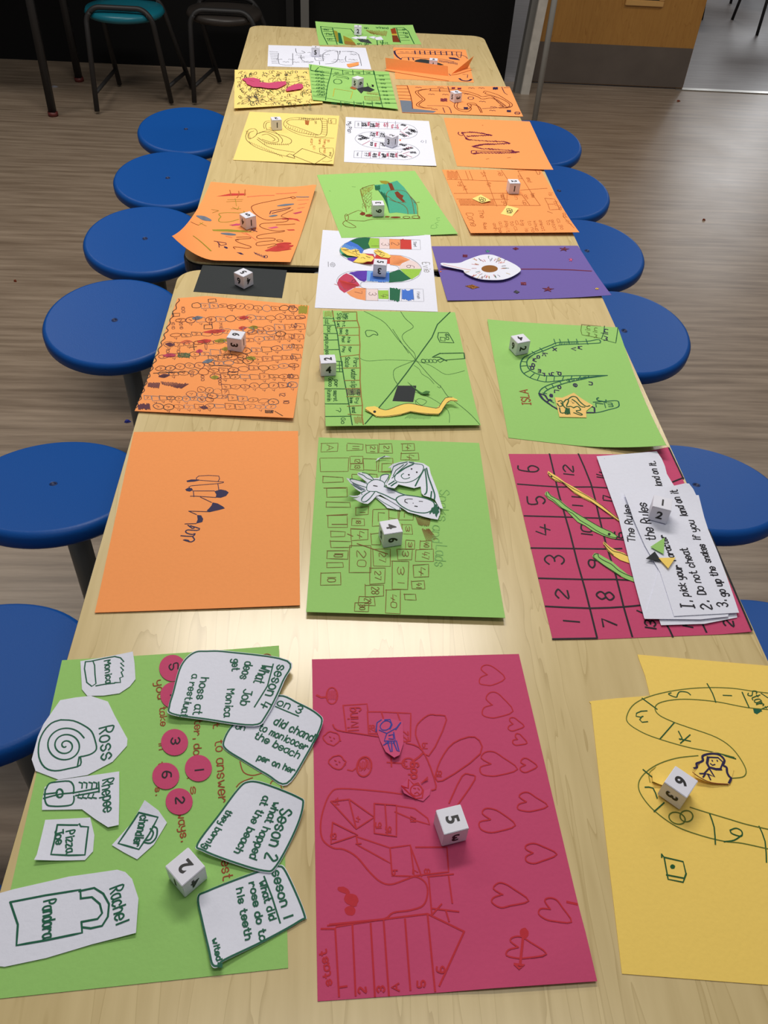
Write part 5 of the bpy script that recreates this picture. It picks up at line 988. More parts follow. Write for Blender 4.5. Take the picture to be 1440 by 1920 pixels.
for pts, lb in (([(335, 320), (420, 282), (518, 338), (460, 355), (428, 362)], 'small pale yellow paper diamond with a scribbled face, farther from the camera'),
                ([(610, 468), (672, 385), (785, 415), (720, 492)], 'small pale yellow paper square with pencil scribbles, nearer the camera')):
    c = Sheet('playing_piece', K, pts, 'cream', lb, 'paper piece', 1, lifts=[((pts[0]), (pts[2]), .003)])
    cx = sum(p[0] for p in pts)/len(pts); cy = sum(p[1] for p in pts)/len(pts)
    c.oval('pencil', .9, cx, cy-2, 30, 18, 20, jit=.2); c.oval('pencil', .7, cx-5, cy+5, 18, 10, 0, jit=.2); c.line('pencil', .6, [(cx-30, cy+8), (cx+30, cy-12)], [(cx-10, cy-25), (cx+12, cy+20)]); c.line('dgrey', .9, [(cx-25, cy+20), (cx, cy+24), (cx+15, cy+18)]); c.done()

# ================================================================= lemon track board
K = (430, 200, 6.545)
b = board(K, [(250, 60), (1350, 112), (1278, 705), (45, 652)], 'lemon', 'pale yellow board with pencil loops, below the yellow board with pink shapes', lifts=[((700, 500), (900, 720), .003)])
pc = 'pencil'
b.line(pc, .8, [(430, 270), (420, 230), (440, 185), (495, 175)], [(460, 285), (445, 240), (460, 200), (500, 190)], [(670, 190), (720, 150), (850, 135), (1000, 150), (1180, 155), (1200, 220), (1195, 340), (1150, 370), (1000, 370), (850, 340), (720, 280), (670, 230), (670, 190)], [(700, 190), (740, 165), (850, 160), (1000, 170), (1120, 160), (1140, 260), (1110, 345), (1000, 315), (850, 260), (740, 225), (700, 190)], [(720, 260), (870, 320), (1090, 350)], [(200, 360), (230, 290), (300, 270), (340, 300), (330, 350), (270, 390), (230, 380), (250, 320), (300, 300)], [(200, 360), (220, 420), (330, 500), (500, 560), (700, 610), (800, 635)], [(340, 400), (450, 480), (560, 520), (700, 545), (800, 560)], [(330, 340), (450, 300), (600, 340), (720, 380), (765, 420), (730, 460), (600, 465), (450, 440), (350, 380)], [(360, 330), (420, 310), (500, 330), (590, 380), (600, 430), (520, 440), (400, 400)], [(460, 280), (560, 310), (650, 400), (640, 450)], [(400, 350), (470, 340), (560, 400), (530, 425)], sm=4)
b.line(pc, .8, [(895, 515), (1195, 608), (1045, 705), (780, 600), (895, 515)], [(700, 605), (740, 580), (790, 600), (805, 635), (710, 610)])
for k in range(14): x = 240+k*30; y = 425+k*13; b.line(pc, .5, [(x, y), (x+24, y+28)])
for k in range(12): x = 860+k*26; b.line(pc, .6, [(x, 136), (x-4, 162)])
for k in range(7): y = 180+k*26; b.line(pc, .6, [(1135, y), (1195, y+4)])
for k in range(14): x = 700+k*28; y = 225+k*9; b.line(pc, .45, [(x, y), (x-10, y+30)])
for k in range(11): x = 220+abs(5-k)*3; b.line(pc, .5, [(200+k*4, 300+k*10), (235+k*3, 305+k*9)])
for k in range(12): x = 430+k*26; b.line(pc, .5, [(x, 440+k*1.5), (x+8, 465+k)])
b.line('black', .9, [(880, 150), (920, 145), (960, 155), (1000, 150), (1040, 158)]); b.hatch('opencil', 1, (930, 170), (980, 170), (970, 225), (935, 220), 8)
b.line(pc, .7, [(1215, 145), (1310, 150), (1308, 215), (1215, 205), (1215, 145)], [(1105, 510), (1275, 510), (1278, 570), (1250, 640), (1110, 560), (1105, 510)], [(1045, 380), (1285, 388)], [(1140, 670), (1200, 680), (1260, 660)])
for x, y, t in ((1000, 395, 'start'), (1100, 395, 'here'), (1160, 400, 'then'), (1210, 405, 'go'), (1030, 480, 'all'), (1150, 470, 'up'), (1160, 515, 'rock'), (1230, 560, 'end'), (1240, 160, 'win'), (1050, 180, 'on')):
    b.text(t, (x, y), (x-4, y+16*len(t)), 30, 'opencil' if t not in ('end', 'win', 'on') else pc, .6)
b.done()

# ================================================================= white printed snake-track board
K = (630, 200, 6.857)
b = board(K, [(125, 132), (1195, 185), (1292, 760), (103, 710)], 'white', 'white printed board with an outlined track filled with black and red writing', lifts=[((900, 600), (1292, 770), .002)])
b.line('grey', .5, [(245, 188), (765, 208), (900, 225), (1000, 260), (1045, 320), (1020, 375), (940, 405), (860, 415), (800, 412)], [(240, 272), (760, 290), (830, 300), (820, 330)], [(245, 188), (240, 272)], [(620, 330), (500, 322), (380, 330), (290, 360), (245, 410), (280, 460), (360, 505), (480, 530), (620, 545), (850, 545)], [(620, 405), (500, 395), (465, 420), (490, 445), (620, 460)], [(810, 470), (900, 480), (1000, 510), (1070, 570), (1060, 620), (980, 665), (880, 685), (780, 678), (228, 655)], [(235, 570), (700, 580), (820, 592), (850, 570)], [(235, 570), (228, 655)], [(335, 570), (325, 655)], sm=3)
for x in (330, 440, 550, 662, 765): b.line('grey', .5, [(x, 190), (x-2, 280)])
for x in (445, 562, 678, 792): b.line('grey', .5, [(x, 575), (x-4, 665)])
b.line('grey', .5, [(558, 325), (558, 400)], [(560, 460), (556, 540)], [(620, 330), (625, 400)])
T = lambda t, x, y, c_='black', l_=50, h_=26, w_=1.1: b.text(t, (x, y), (x-2, y+l_), h_, c_, w_)
T('start', 280, 210, 'grey', 40, 20, .5); T('finish', 270, 590, 'grey', 44, 20, .5)
for t, x, y, c_ in (('28', 335, 205, 'black'), ('48', 370, 205, 'black'), ('back', 410, 200, 'crimson'), ('22', 448, 215, 'black'), ('48', 475, 215, 'black'), ('mis', 510, 210, 'crimson'), ('go', 538, 215, 'crimson'), ('up', 620, 210, 'crimson'), ('on', 650, 210, 'crimson'), ('to', 715, 230, 'crimson'), ('l', 750, 240, 'black'), ('up', 785, 235, 'crimson'), ('hit', 440, 330, 'black'), ('32', 475, 335, 'black'), ('back', 520, 325, 'crimson'), ('60', 575, 340, 'black'), ('49', 605, 345, 'black'), ('33', 445, 455, 'black'), ('ice', 500, 465, 'crimson'), ('27', 575, 460, 'black'), ('2', 600, 465, 'black'), ('77', 365, 590, 'black'), ('77', 390, 595, 'black'), ('back', 425, 590, 'crimson'), ('94', 470, 600, 'black'), ('56', 495, 605, 'black'), ('first', 545, 585, 'crimson'), ('89', 590, 605, 'black'), ('3', 615, 610, 'black'), ('last', 655, 595, 'crimson'), ('82', 700, 600, 'black'), ('83', 725, 605, 'black'), ('hold', 765, 600, 'crimson')):
    T(t, x, y, c_)
for x, y, a, l_ in ((830, 240, 10, 60), (930, 290, 40, 60), (960, 300, 35, 60), (890, 330, 30, 60), (815, 355, 30, 70), (290, 375, 25, 110), (310, 430, -15, 110), (810, 490, 15, 80), (880, 560, -12, 120), (960, 600, 0, 70), (805, 630, 20, 90)):
    b.text('anakto'[:max(3, l_//20)], (x, y), (x+l_*math.cos(R_(a)), y+l_*math.sin(R_(a))), 26, 'black', 1.2)
b.line('crimson', .8, [(870, 300), (920, 262)], [(830, 320), (935, 385)], [(340, 490), (435, 440)], [(880, 545), (975, 520)], [(860, 610), (940, 580)], [(900, 620), (975, 650)])
b.text('My Plan', (148, 195), (155, 340), 46, 'black', .9); b.line('grey', .6, [(1090, 450), (1110, 430), (1130, 448), (1112, 465), (1090, 450)], [(1155, 430), (1156, 470)]); b.blob('salmon', 824, 430, 12, 12); b.done()

# ================================================================= orange, right of that
K = (820, 205, 6.261)
b = board(K, [(75, 98), (1085, 142), (1362, 708), (232, 664)], 'orange', 'orange board with a short dark red zigzag track, second orange one down the right side', lifts=[((900, 500), (1362, 712), .004)])
b.wk = 1.4
for l in ([(290, 275), (400, 268), (540, 285), (635, 305)], [(345, 318), (480, 310), (635, 305)], [(340, 350), (380, 358), (600, 375), (780, 380), (845, 398)], [(845, 398), (700, 408), (560, 410), (470, 425), (418, 440)], [(418, 440), (520, 464), (700, 470), (900, 488)], [(960, 502), (850, 512), (700, 512), (500, 512), (420, 520)]):
    b.line('wine', .9, l, sm=2)
    for i in range(len(l)-1):
        for k in range(5):
            t = (k+.5)/5; x = l[i][0]*(1-t)+l[i+1][0]*t; y = l[i][1]*(1-t)+l[i+1][1]*t; b.line('wine', rnd.uniform(1, 2.6), [(x-8, y-rnd.uniform(2, 6)), (x+10, y+rnd.uniform(2, 6))])
b.line('wine', 1, [(250, 268), (245, 290), (280, 310), (300, 300)], [(290, 275), (310, 300), (345, 350), (385, 358)], [(400, 488), (402, 518), (450, 528), (455, 490), (400, 488)], [(455, 490), (960, 498)], sm=2); b.blob('wine', 292, 278, 14, 12); b.blob('wine', 340, 340, 14, 12)
b.line('opencil', .8, [(575, 585), (605, 578)], [(820, 570), (860, 565)], [(528, 190), (535, 186)]); b.done()

# ================================================================= yellow board with pink dragon shapes, and green board beside it
K = (425, 110, 4.235)
b = board(K, [(64, 88), (660, 88), (764, 350), (58, 394)], 'lemon', 'pale yellow board densely covered in black scribbles with pink paper shapes', lifts=[((450, 350), (470, 420), .006), ((500, 200), (800, 350), .004)], layer=0)
for i in range(290):
    x, y = rnd.uniform(90, 690), rnd.uniform(105, 375); c_ = rnd.choice(['black', 'pencil', 'dgrey', 'pencil', 'dgreen'])
    if x > 640 and y < 180: continue
    if rnd.random() < .5: b.oval(c_, rnd.uniform(.5, 1), x, y, rnd.uniform(6, 18), rnd.uniform(4, 12), rnd.uniform(0, 180), jit=.25, n=8, span=rnd.uniform(160, 330))
    else: b.line(c_, rnd.uniform(.5, 1.1), [(x, y), (x+rnd.uniform(-20, 25), y+rnd.uniform(-14, 14)), (x+rnd.uniform(-10, 36), y+rnd.uniform(-10, 16))], sm=2)
for k in range(22):
    a = k*.285; b.line('dgrey', .7, [(210+24*math.cos(a), 325+14*math.sin(a)), (210+rnd.uniform(70, 105)*math.cos(a), 325+rnd.uniform(30, 55)*math.sin(a))])
b.line('black', 1, [(250, 350), (330, 340), (480, 335), (600, 320)], [(480, 190), (570, 180)], [(240, 230), (250, 265), (290, 265)], sm=2); b.oval('dgrey', .8, 210, 320, 36, 22); b.done()
for pts, lb in (([(118, 160), (160, 152), (215, 150), (265, 165), (262, 185), (340, 192), (400, 182), (470, 178), (475, 200), (440, 220), (400, 236), (330, 235), (270, 225), (210, 222), (160, 200), (150, 180)], 'long bright pink paper shape lying on the scribbled yellow board'),
                ([(465, 248), (490, 225), (520, 210), (560, 198), (600, 200), (610, 222), (590, 240), (520, 250), (480, 256)], 'shorter bright pink paper shape beside the longer one on the scribbled yellow board')):
    c = Sheet('dragon_cutout', K, pts, 'pink', lb, 'paper cut-out', 1, flatlift=.002, lifts=[((300, 200), (330, 250), .001)]); c.line('crimson', .6, [(pts[1][0]+20, pts[1][1]+20), (pts[1][0]+60, pts[1][1]+30)]); c.done()
b = board(K, [(652, 42), (1288, 104), (1362, 400), (682, 326)], 'green', 'green board with a ruled border of squares overlapping the scribbled yellow board', layer=2, lifts=[((800, 150), (652, 42), .012), ((900, 250), (760, 400), .008), ((1200, 200), (1300, 100), .004)])
d = 'dgreen'
b.line(d, 1.2, [(740, 62), (835, 80), (1000, 105), (1170, 100)], [(835, 78), (825, 130), (805, 200), (795, 250), (785, 330)], [(668, 95), (830, 120), (1000, 130), (1170, 125)], [(1170, 100), (1190, 200), (1215, 290), (1240, 390)], [(690, 300), (800, 315), (905, 335), (1010, 350), (1350, 355)])
b.line(d, 1, *[[(665+k*3, 95+k*28), (815-k*3, 108+k*28)] for k in range(8)], *[[(x, 92), (x+4, 128)] for x in (920, 1000, 1085, 1165)], *[[(x, 338), (x+5, 385)] for x in (905, 1010, 1085, 1155)], *[[(1180+k*6, 130+k*32), (1290+k*8, 130+k*32)] for k in range(8)], [(670, 50), (665, 90), (700, 100), (730, 70)])
for k in range(8): b.text('anb', (700+k*2, 105+k*26), (770, 115+k*26), 18, d, .8); b.text('es', (1210+k*7, 140+k*31), (1250+k*7, 142+k*31), 14, d, .7)
for x in (860, 940, 1030, 1110): b.text('as', (x, 118), (x+34, 118), 12, d, .7)
for x in (830, 930, 1030, 1110, 1180): b.text('see', (x, 360), (x+44, 364), 16, d, .8)
b.line(d, 1.1, [(845, 140), (870, 130), (960, 148), (965, 165), (945, 155), (870, 145)], [(850, 175), (870, 162), (905, 170), (915, 190), (890, 202), (855, 195), (850, 175)], sm=2); b.line('gold', .9, [(855, 240), (845, 300)], [(855, 240), (1000, 262), (985, 318)], sm=0); b.line('tan', 1, [(1095, 300), (1215, 305), (1215, 335), (1100, 330), (1095, 300)], [(1110, 275), (1200, 285)]); b.hatch('tan', .8, (1110, 308), (1205, 310), (1205, 328), (1110, 325), 12); b.hatch('tan', .8, (1120, 262), (1200, 268), (1205, 290), (1120, 285), 8)
b.line('black', 1.2, [(1115, 195), (1122, 218), (1165, 222)]); b.fill('black', [(1150, 205), (1168, 208), (1168, 226), (1155, 224)]); b.done(); GRN = b
c = Sheet('black_piece', (650, 138, 24.0), [(460, 690), (600, 640), (850, 600), (960, 570), (1260, 725), (1050, 815), (760, 770), (655, 890)], 'black', 'black paper cut-out under the die on the green bordered board', 'paper piece', 4, base=GRN); c.done()
c = Sheet('brown_piece', (650, 138, 24.0), [(145, 640), (230, 570), (420, 600), (440, 700), (330, 715)], paper('browncard', (170, 100, 50)), 'small brown paper scrap half under the die on the green bordered board', 'paper piece', 4, base=GRN); c.done()

# ================================================================= orange maze board (right)
K = (730, 80, 5.333)
b = board(K, [(68, 424), (1202, 440), (1338, 738), (128, 698)], 'orange', 'orange board with winding purple-brown tracks and a blue painted corner', lifts=[((1200, 600), (1338, 760), .002)])
b.fill('slate', [(105, 575), (218, 582), (240, 660), (470, 685), (440, 702), (128, 696)]); p_ = 'wine'
b.wk = 1.35
b.line('umber', 1, [(178, 430), (210, 520), (228, 600), (232, 660)], [(70, 430), (175, 430)], *[[(78+k*6, 460+k*32), (192+k*8, 462+k*34)] for k in range(4)])
for off in (0, 26):
    b.line('umber', .9, [(370+off, 465), (300+off, 475), (260+off, 495), (300+off, 540), (330+off, 570), (290+off, 600), (270+off, 625), (320+off, 650), (400+off, 655)], [(400, 460+off*.8), (600, 465+off*.8), (780, 490+off*.8), (880, 520+off*.8), (930, 540+off), (1020, 535+off*.8), (1090+off, 600), (1140+off, 635)], [(940+off, 500), (960, 485+off), (1050, 510+off), (1100, 530+off), (1180-off, 580), (1230-off, 620), (1200-off, 650), (1100, 655-off)], [(660+off, 600), (650+off, 640), (700, 680-off*.6), (780, 690-off*.8), (820, 660-off), (780+off, 620), (800, 605+off*.5), (860, 610+off*.6), (890+off*.6, 650), (915+off*.5, 700)], sm=4)
b.line('plum', 1, [(380, 630), (540, 632), (600, 650), (620, 705)], [(535, 650), (555, 700)], [(585, 440), (605, 500)], [(1125, 445), (1150, 500), (1180, 520)], [(1145, 450), (1200, 450)], [(410, 460), (412, 480)], [(500, 462), (505, 490)], [(930, 660), (1100, 650), (1220, 640)], sm=2)
for k in range(8): x, y = 1030+k*14, 545+k*13; b.line('plum', .7, [(x, y), (x+30, y-5)])
for x, y in ((290, 448), (510, 448), (820, 455), (920, 455), (420, 517), (560, 520), (780, 515), (930, 590), (1040, 645), (1030, 680), (450, 668)): b.line('plum', 1, [(x-28, y), (x-12, y-5), (x, y+3), (x+14, y-4), (x+30, y+4)], sm=2)
for x, y, r in ((640, 455, 14), (545, 575, 30), (765, 655, 18), (1060, 458, 22), (1195, 685, 18), (700, 460, 16)): b.hatch('navy' if x > 700 else 'wine', 1.2, (x-r, y-r*.5), (x+r, y-r*.5), (x+r, y+r*.5), (x-r, y+r*.5), 8)
b.oval('plum', 1, 815, 555, 28, 14); b.oval('plum', 1, 1280, 705, 26, 14); b.hatch('plum', .8, (1260, 698), (1300, 698), (1300, 712), (1260, 712), 5); b.done()

# ================================================================= orange board with folded strips (right, far)
K = (720, 85, 8.229)
b = board(K, [(142, 32), (1262, 66), (1388, 572), (176, 516)], 'orange', 'far orange board with a stepped track, half hidden by a folded orange strip')
n = 'navy'
b.line(n, 1.1, [(1190, 105), (850, 88), (500, 68), (300, 60), (190, 72), (160, 100)], [(1190, 150), (900, 145), (500, 130), (330, 120), (210, 128)], [(265, 212), (290, 190), (450, 190), (680, 205), (900, 215), (1080, 255)], [(1195, 150), (1260, 175), (1285, 205)], [(1120, 100), (1125, 160), (1180, 190), (1195, 105)], sm=3)
b.line(n, 3, [(162, 90), (170, 130), (210, 180), (262, 215)], sm=2); b.line(n, 1.8, *[[(x, 70+x*.03), (x+8, 118+x*.035)] for x in (475, 550, 625, 712, 785, 875, 960, 1045)], [(375, 188), (382, 230)], [(445, 190), (455, 228)])
b.line(n, 1, *[[(x-30, 95+x*.02), (x+20, 98+x*.02)] for x in (280, 360, 450, 530, 600, 690, 760, 850, 930)]); b.hatch(n, 1, (850, 230), (1130, 270), (1130, 300), (850, 255), 20)
b.fill(n, [(995, 185), (1080, 190), (1140, 205), (1175, 230), (1100, 222), (1010, 208)]); b.line(n, 3.4, [(1165, 515), (1200, 540), (1260, 552), (1320, 545), (1345, 525)], sm=3); b.line(n, 1, [(1215, 448), (1292, 452), (1285, 500)], [(1000, 440), (1030, 470)]); b.done()
c = Sheet('black_piece', K, [(470, 240), (500, 225), (560, 210), (640, 215), (690, 225), (860, 275), (920, 300), (760, 300), (600, 265), (520, 260)], 'black', 'black paper shape on the far orange board under its die', 'paper piece', 1); c.done()
# folded strips: foot flat on the board, standing leaf above it
SO = pap('orange')
def folded(name, foot, stand_px, label):
    """foot: four sketch points (flat); stand_px: top edge of the standing leaf above foot[0]->foot[1]"""
    vs = [P(K[0]+x/K[2], K[1]+y/K[2], BASE+.0015) for x, y in foot]
    a, b_ = vs[0], vs[1]
    tops = [PY(K[0]+stand_px[0][0]/K[2], K[1]+stand_px[0][1]/K[2], a.y+.006), PY(K[0]+stand_px[1][0]/K[2], K[1]+stand_px[1][1]/K[2], b_.y+.006)]
    rt = empty(name, ((a.x+b_.x)/2, (a.y+b_.y)/2, BASE+.001)); tag(rt, label, 'folded paper', 'folded orange strips')
    def leaf(nm, q):
        nrm = (q[1]-q[0]).cross(q[2]-q[0]).normalized()*.0005
        W_ = [Vector(v) for v in q]+[Vector(v)+nrm for v in q]; n_ = len(q)
        fs = [tuple(range(n_))[::-1], tuple(range(n_, 2*n_))]+[(i, (i+1) % n_, n_+(i+1) % n_, n_+i) for i in range(n_)]
        link(nm, mesh(nm, W_, fs), SO, rt)
    leaf('foot_flap', vs); leaf('standing_flap', [a, b_, tops[1], tops[0]])
folded('folded_strip', [(35, 362), (990, 472), (1000, 545), (10, 382)], [(20, 190), (985, 322)], 'long folded orange strip standing up across the front of the far orange board')
folded('folded_strip', [(1035, 455), (1290, 348), (1362, 372), (1130, 442)], [(1040, 440), (1385, 162)], 'short folded orange strip standing up like a wing at the right of the long one')

# ================================================================= far white board and far green board
K = (490, 30, 4.5)
b = board(K, [(60, 245), (880, 268), (928, 450), (52, 424)], 'white', 'far white board with faint pencil writing and a small orange paper piece')
pg_ = 'grey'
b.line('dgrey', .8, [(145, 315), (150, 405), (260, 415)], [(265, 315), (265, 410)], [(335, 330), (340, 370), (400, 395), (440, 385)], [(525, 380), (520, 320), (580, 295), (640, 295), (645, 370), (600, 400), (540, 405)], [(660, 325), (665, 295)], [(680, 300), (760, 300), (820, 325), (845, 420)], [(290, 275), (300, 315), (370, 310), (340, 295)], [(715, 340), (715, 385), (830, 390)], [(450, 350), (460, 375), (520, 378)], [(490, 385), (492, 410)], sm=2)
for i in range(26): x, y = rnd.uniform(70, 860), rnd.uniform(280, 410); b.line('grey', .7, [(x, y), (x+12, y-4), (x+25, y+3), (x+40, y-3), (x+50, y+2)], sm=2)
for i in range(8): b.line('dgrey', .7, [(68+i*3, 300+i*14), (140, 304+i*14)])
b.done()
c = Sheet('orange_piece', K, [(720, 405), (822, 388), (822, 412), (745, 432), (728, 424)], 'orange', 'small orange paper piece on the far white board', 'paper piece', 1, lifts=[((760, 430), (780, 380), .004)]); c.done()
b = board(K, [(455, 45), (1278, 75), (1352, 238), (490, 245)], 'green', 'farthest green board with coloured drawings, one corner curling up at the table end', lifts=[((620, 180), (430, 40), .022), ((1150, 150), (1300, 70), .010), ((800, 150), (800, 60), .004)])
d = 'dgreen'
b.line(d, 1.4, [(500, 88), (515, 150), (560, 240)], [(500, 88), (600, 98), (640, 240)], [(755, 110), (810, 170), (860, 200)], [(1140, 100), (1200, 98), (1240, 130), (1290, 235)], [(1110, 102), (1140, 100), (1175, 225)], [(610, 100), (755, 110)], *[[(515+k*9, 110+k*20), (605+k*6, 112+k*20)] for k in range(6)], [(975, 205), (980, 245)], [(1025, 205), (1020, 245)], *[[(1150+k*8, 118+k*22), (1210+k*10, 118+k*22)] for k in range(5)])
b.fill('olive', [(610, 120), (640, 130), (665, 215), (640, 220)]); b.fill('forest', [(645, 140), (668, 145), (690, 235), (655, 230)]); b.fill('olive', [(690, 165), (760, 195), (800, 245), (700, 235)]); b.fill('tan', [(705, 210), (785, 222), (800, 246), (705, 240)])
b.fill('rust', [(1090, 110), (1130, 102), (1145, 150), (1100, 150)]); b.fill('gold', [(1100, 150), (1145, 152), (1147, 163), (1102, 160)]); b.fill('umber', [(1102, 163), (1148, 165), (1172, 222), (1110, 220)]); b.hatch('tan', 1.2, (880, 120), (1060, 130), (1050, 170), (930, 150), 18); b.hatch('dgrey', 1.3, (810, 195), (900, 200), (935, 235), (840, 220), 14)
for x, y, t in ((530, 120, 'ma'), (545, 160, 'fie'), (560, 200, 'un'), (870, 108, 'an'), (970, 104, 'win'), (1020, 108, 'snd'), (810, 240, 'en'), (870, 240, 'go'), (1000, 230, 'to'), (1040, 236, 'it'), (1190, 120, 'or'), (1200, 150, 'he'), (1210, 180, 'is')): b.text(t, (x, y), (x+18*len(t), y+2), 16, d, .9)
b.done(); FG = b
for i, (pts, lb) in enumerate((([(758, 183), (800, 172), (832, 178), (800, 196)], 'leftmost of the tiny white paper slips on the farthest green board'), ([(815, 190), (835, 172), (892, 172), (885, 194)], 'tiny white paper slip just right of the leftmost one, farthest green board'), ([(905, 178), (945, 170), (970, 178), (950, 192)], 'tiny white paper slip left of the rightmost one, farthest green board'), ([(955, 182), (1010, 172), (1030, 200), (970, 202)], 'rightmost of the tiny white paper slips on the farthest green board'))):
    c = Sheet('paper_slip', K, pts, 'white', lb, 'paper slip', 1, base=FG); c.done()

# ================================================================= dice
DI = mat('die_ink', lin((18, 16, 20)), rough=.5)
_fc = {}
def glyph(ch):
    if ch not in _fc:
        cu = bpy.data.curves.new('numeral', 'FONT'); cu.body = ch; cu.size = 1; cu.offset = .03; cu.align_x = 'LEFT'; cu.fill_mode = 'FRONT'
        o = bpy.data.objects.new('numeral', cu); COL.objects.link(o)
        dg = bpy.context.evaluated_depsgraph_get(); me = bpy.data.meshes.new_from_object(o.evaluated_get(dg))
        xs = [v.co.x for v in me.vertices]; ys = [v.co.y for v in me.vertices]; cx, cy = (min(xs)+max(xs))/2, (min(ys)+max(ys))/2; s_ = 1/(max(ys)-min(ys))
        vs = [((v.co.x-cx)*s_, (v.co.y-cy)*s_) for v in me.vertices]; fs = [tuple(p.vertices) for p in me.polygons]
        bpy.data.objects.remove(o); _fc[ch] = (vs, fs)
    return _fc[ch]
glyph_one = ([(-.09, -.5), (.09, -.5), (.09, .5), (-.09, .5)], [(0, 1, 2, 3)])
def die(Apx, Bpx, faces, label, z=None, base=None, on=0, s=None):
    """A, B: image corners of the front lower edge; faces: {top|front|left|right: (digit, screen angle of its up)}"""
    if base: z = base.P((Apx[0]-base.K[0])*base.K[2], (Apx[1]-base.K[1])*base.K[2]).z+.0010
    else: z = BASE+on*.0011+.0008
    A, B = P(*Apx, z), P(*Bpx, z); S = s or .0228
    ux = (B-A).normalized(); mid = (A+B)/2
    uy = Vector((-ux.y, ux.x, 0)); uz = Vector((0, 0, 1))
    C0 = (A+B)/2 + uy*S/2 if abs((B-A).length-S) < .008 else A+ux*S/2+uy*S/2
    ang = math.atan2(ux.y, ux.x)
    root = empty('paper_die', (C0.x, C0.y, z), ang); tag(root, label, 'die', 'white folded-card dice')
    bpy.context.view_layer.update()
    bm = bmesh.new(); bmesh.ops.create_cube(bm, size=S)
    for v in bm.verts:
        v.co = v.co*(1+rnd.uniform(-.012, .012)); v.co.z += S/2
        v.co = Vector((C0.x, C0.y, z))+ux*v.co.x+uy*v.co.y+uz*max(0, v.co.z)
    bmesh.ops.bevel(bm, geom=bm.edges[:], offset=.0005, segments=2, affect='EDGES')
    link('cube_body', frombm('cube_body', bm), M_DIE, root)
    C = C0+Vector((0, 0, z+S/2-C0.z))
    ax = {'top': (uz, ux, uy), 'front': (-uy, ux, uz), 'left': (-ux, -uy, uz), 'right': (ux, uy, uz)}
    for f, (ch, a_) in faces.items():
        n_, e1, e2 = ax[f]; O = C+n_*(S/2*1.012+.00015); p0 = proj(O); best = None
        for k in range(4):
            u = e1*math.cos(k*math.pi/2)+e2*math.sin(k*math.pi/2); p1 = proj(O+u*.004); an = math.degrees(math.atan2(-(p1[1]-p0[1]), p1[0]-p0[0])); dd = abs((an-a_+180) % 360-180)
            if best is None or dd < best[0]: best = (dd, u)
        u = best[1]; r_ = u.cross(n_); vs, fs = glyph_one if ch == '1' else glyph(ch); h = S*.52
        me = mesh('numeral', [O+r_*(x*h)+u*(y*h) for x, y in vs], fs); o = link('numeral', me, DI, root)
    # grey strip painting the shade of the folded card's open seam, front top edge
    link('seam_shade_strip', mesh('seam_shade_strip', [C-uy*(S/2*1.01+.0002)+ux*k_*S*.47+uz*S*z_ for k_, z_ in ((-1, .485), (1, .485), (1, .470), (-1, .465))], [(0, 1, 2, 3)]), mat('seam_shade', lin((120, 120, 128)), rough=.8), root)
die((347.2, 1683.5), (389.2, 1646.7), {'top': ('2', 200), 'front': ('4', 270), 'left': ('1', 90)}, 'white card die showing 2, on the green board nearest the camera on the left')
die((828.1, 1587.5), (874, 1575.6), {'top': ('5', 0), 'front': ('3', 270)}, 'white card die showing 5, on the big pink hearts board')
die((1232.5, 1489.6), (1273.5, 1518.7), {'top': ('6', -50), 'front': ('3', -40)}, 'white card die showing 6, on the yellow board at the right edge', on=1)
die((1213.8, 974), (1249.5, 983), {'top': ('1', 70), 'front': ('2', 90)}, 'white card die showing 1 and 2, on the white rule sheets', base=r4)
die((719, 1027.7), (752.8, 1022.3), {'top': ('4', 0), 'front': ('6', 0), 'left': ('5', 270)}, 'white card die showing 4 and 6, below the white cut-out figures')
die((425.6, 656.7), (455, 661), {'top': ('6', 0), 'front': ('3', 0), 'right': ('1', 90)}, 'white card die showing 6 and 3, on the densely scribbled orange board')
die((603.4, 705.8), (628.5, 704.8), {'top': ('2', 180), 'front': ('4', 90)}, 'white card die overhanging the left edge of the green board with the wavy snake')
die((966.8, 667.3), (990, 662.7), {'top': ('4', -20), 'front': ('2', 0), 'left': ('6', 270)}, 'white card die beside the dark green lettered track')
die((457.9, 542.3), (475.6, 533.5), {'top': ('5', 200), 'front': ('4', 270), 'left': ('6', 270)}, 'white card die on the matt black card')
die((700, 518.4), (721.9, 520.3), {'top': ('5', 0), 'front': ('3', 270)}, 'white card die on the colourful snake-shaped track')
die((462.8, 431.1), (480.9, 426.1), {'top': ('5', 130), 'front': ('1', 90), 'left': ('4', 270)}, 'white card die on the curled orange board', base=ORC)
die((699.2, 406.3), (719.7, 406), {'top': ('3', 180), 'front': ('6', 180)}, 'white card die on the coloured-in teal map')
die((952.8, 364), (973.6, 364), {'top': ('2', 0), 'front': ('1', 90)}, 'white card die on the orange board ruled with pencil boxes')
die((511.2, 244.5), (528.9, 243.7), {'top': ('2', 270), 'front': ('1', 90)}, 'white card die on the pale yellow board with pencil loops')
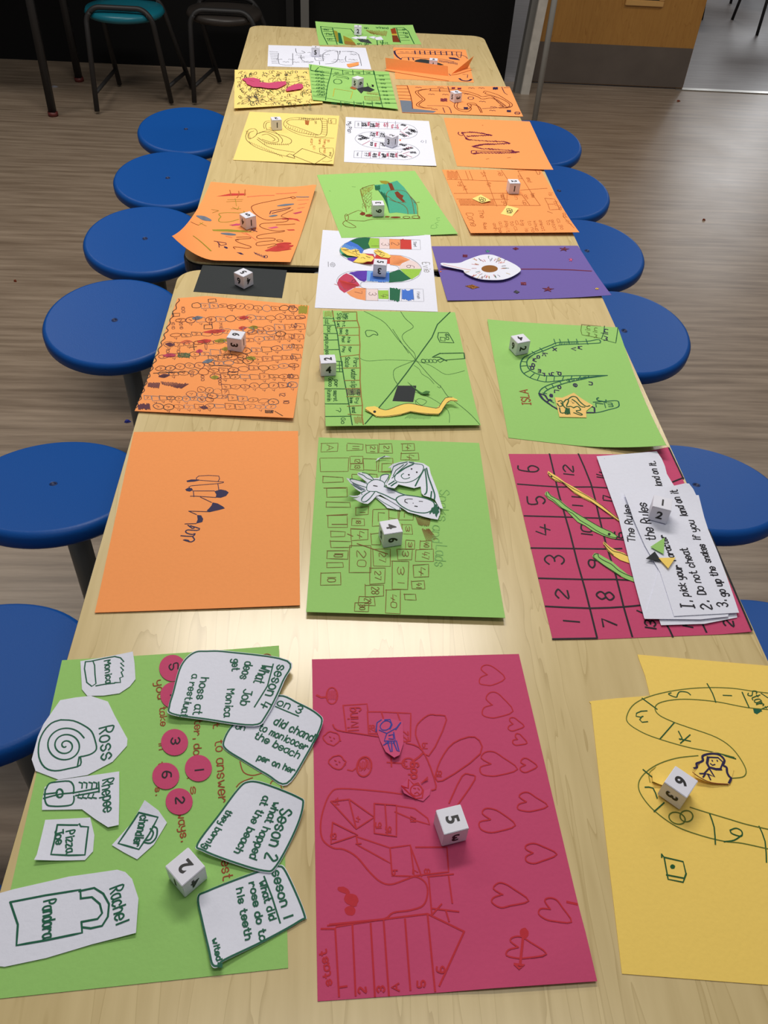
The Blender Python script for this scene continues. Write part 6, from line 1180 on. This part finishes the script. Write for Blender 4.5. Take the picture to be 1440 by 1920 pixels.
die((734.4, 278), (747, 272.8), {'top': ('2', 180), 'front': ('1', 90), 'left': ('3', 90)}, 'white card die on the white board with black and red writing')
die((852.2, 193), (864.4, 191.3), {'top': ('6', 90), 'front': ('3', 0), 'left': ('5', 90)}, 'white card die on the orange board with winding tracks')
die((670, 166.7), (682.5, 163), {'front': ('6', 0), 'left': ('5', 90)}, 'white card die standing on a black paper piece on the green bordered board', base=GRN)
die((802.5, 129), (820, 130.5), {'top': ('6', 90), 'front': ('1', 90)}, 'white card die half hidden behind the folded orange strip', on=1)
die((584.5, 106), (598.4, 106.8), {'top': ('1', 90), 'front': ('5', 90)}, 'white card die on the far white board')
die((664, 65.8), (677.8, 66.5), {'front': ('2', 90), 'top': ('1', 90)}, 'farthest white card die, on the green board at the table end', base=FG)

# ================================================================= litter on the floor
def scrap(p, r, c_, lb, nm='floor_scrap', cat='scrap'):
    q = P(*p, 0); vs = []; n_ = 7
    for lay, zz in ((0, .0005), (1, .006)):
        for k in range(n_):
            a = 2*math.pi*k/n_; rr = r*rnd.uniform(.6, 1.1)*(1 if lay == 0 else .6); vs.append((q.x+rr*math.cos(a), q.y+rr*math.sin(a)*.7, zz*rnd.uniform(.8, 1.3) if lay else .0005))
    fs = [tuple(range(n_))[::-1], tuple(range(n_, 2*n_))]+[(i, (i+1) % n_, n_+(i+1) % n_, n_+i) for i in range(n_)]
    o = link(nm, mesh(nm, vs, fs), mat('scrap_'+c_, lin(INKC.get(c_, (200, 200, 200))), rough=.8)); tag(o, lb, cat)
scrap((239, 791), .010, 'biro', 'small crumpled blue scrap on the floor under the left of the table')
scrap((102, 163), .020, 'grey', 'small pale scrap on the floor beside the slanting table leg')
scrap((1272, 190), .012, 'umber', 'dark crumb on the floor in front of the wooden door')
scrap((29, 528), .007, 'umber', 'small brown crumb on the floor at the left edge')
scrap((1320, 413), .008, 'umber', 'small dark crumb on the floor right of the stools')
print('MARKS', sum(s.n for s in SHEETS), 'TRIS', sum(len(m.polygons) for m in bpy.data.meshes))
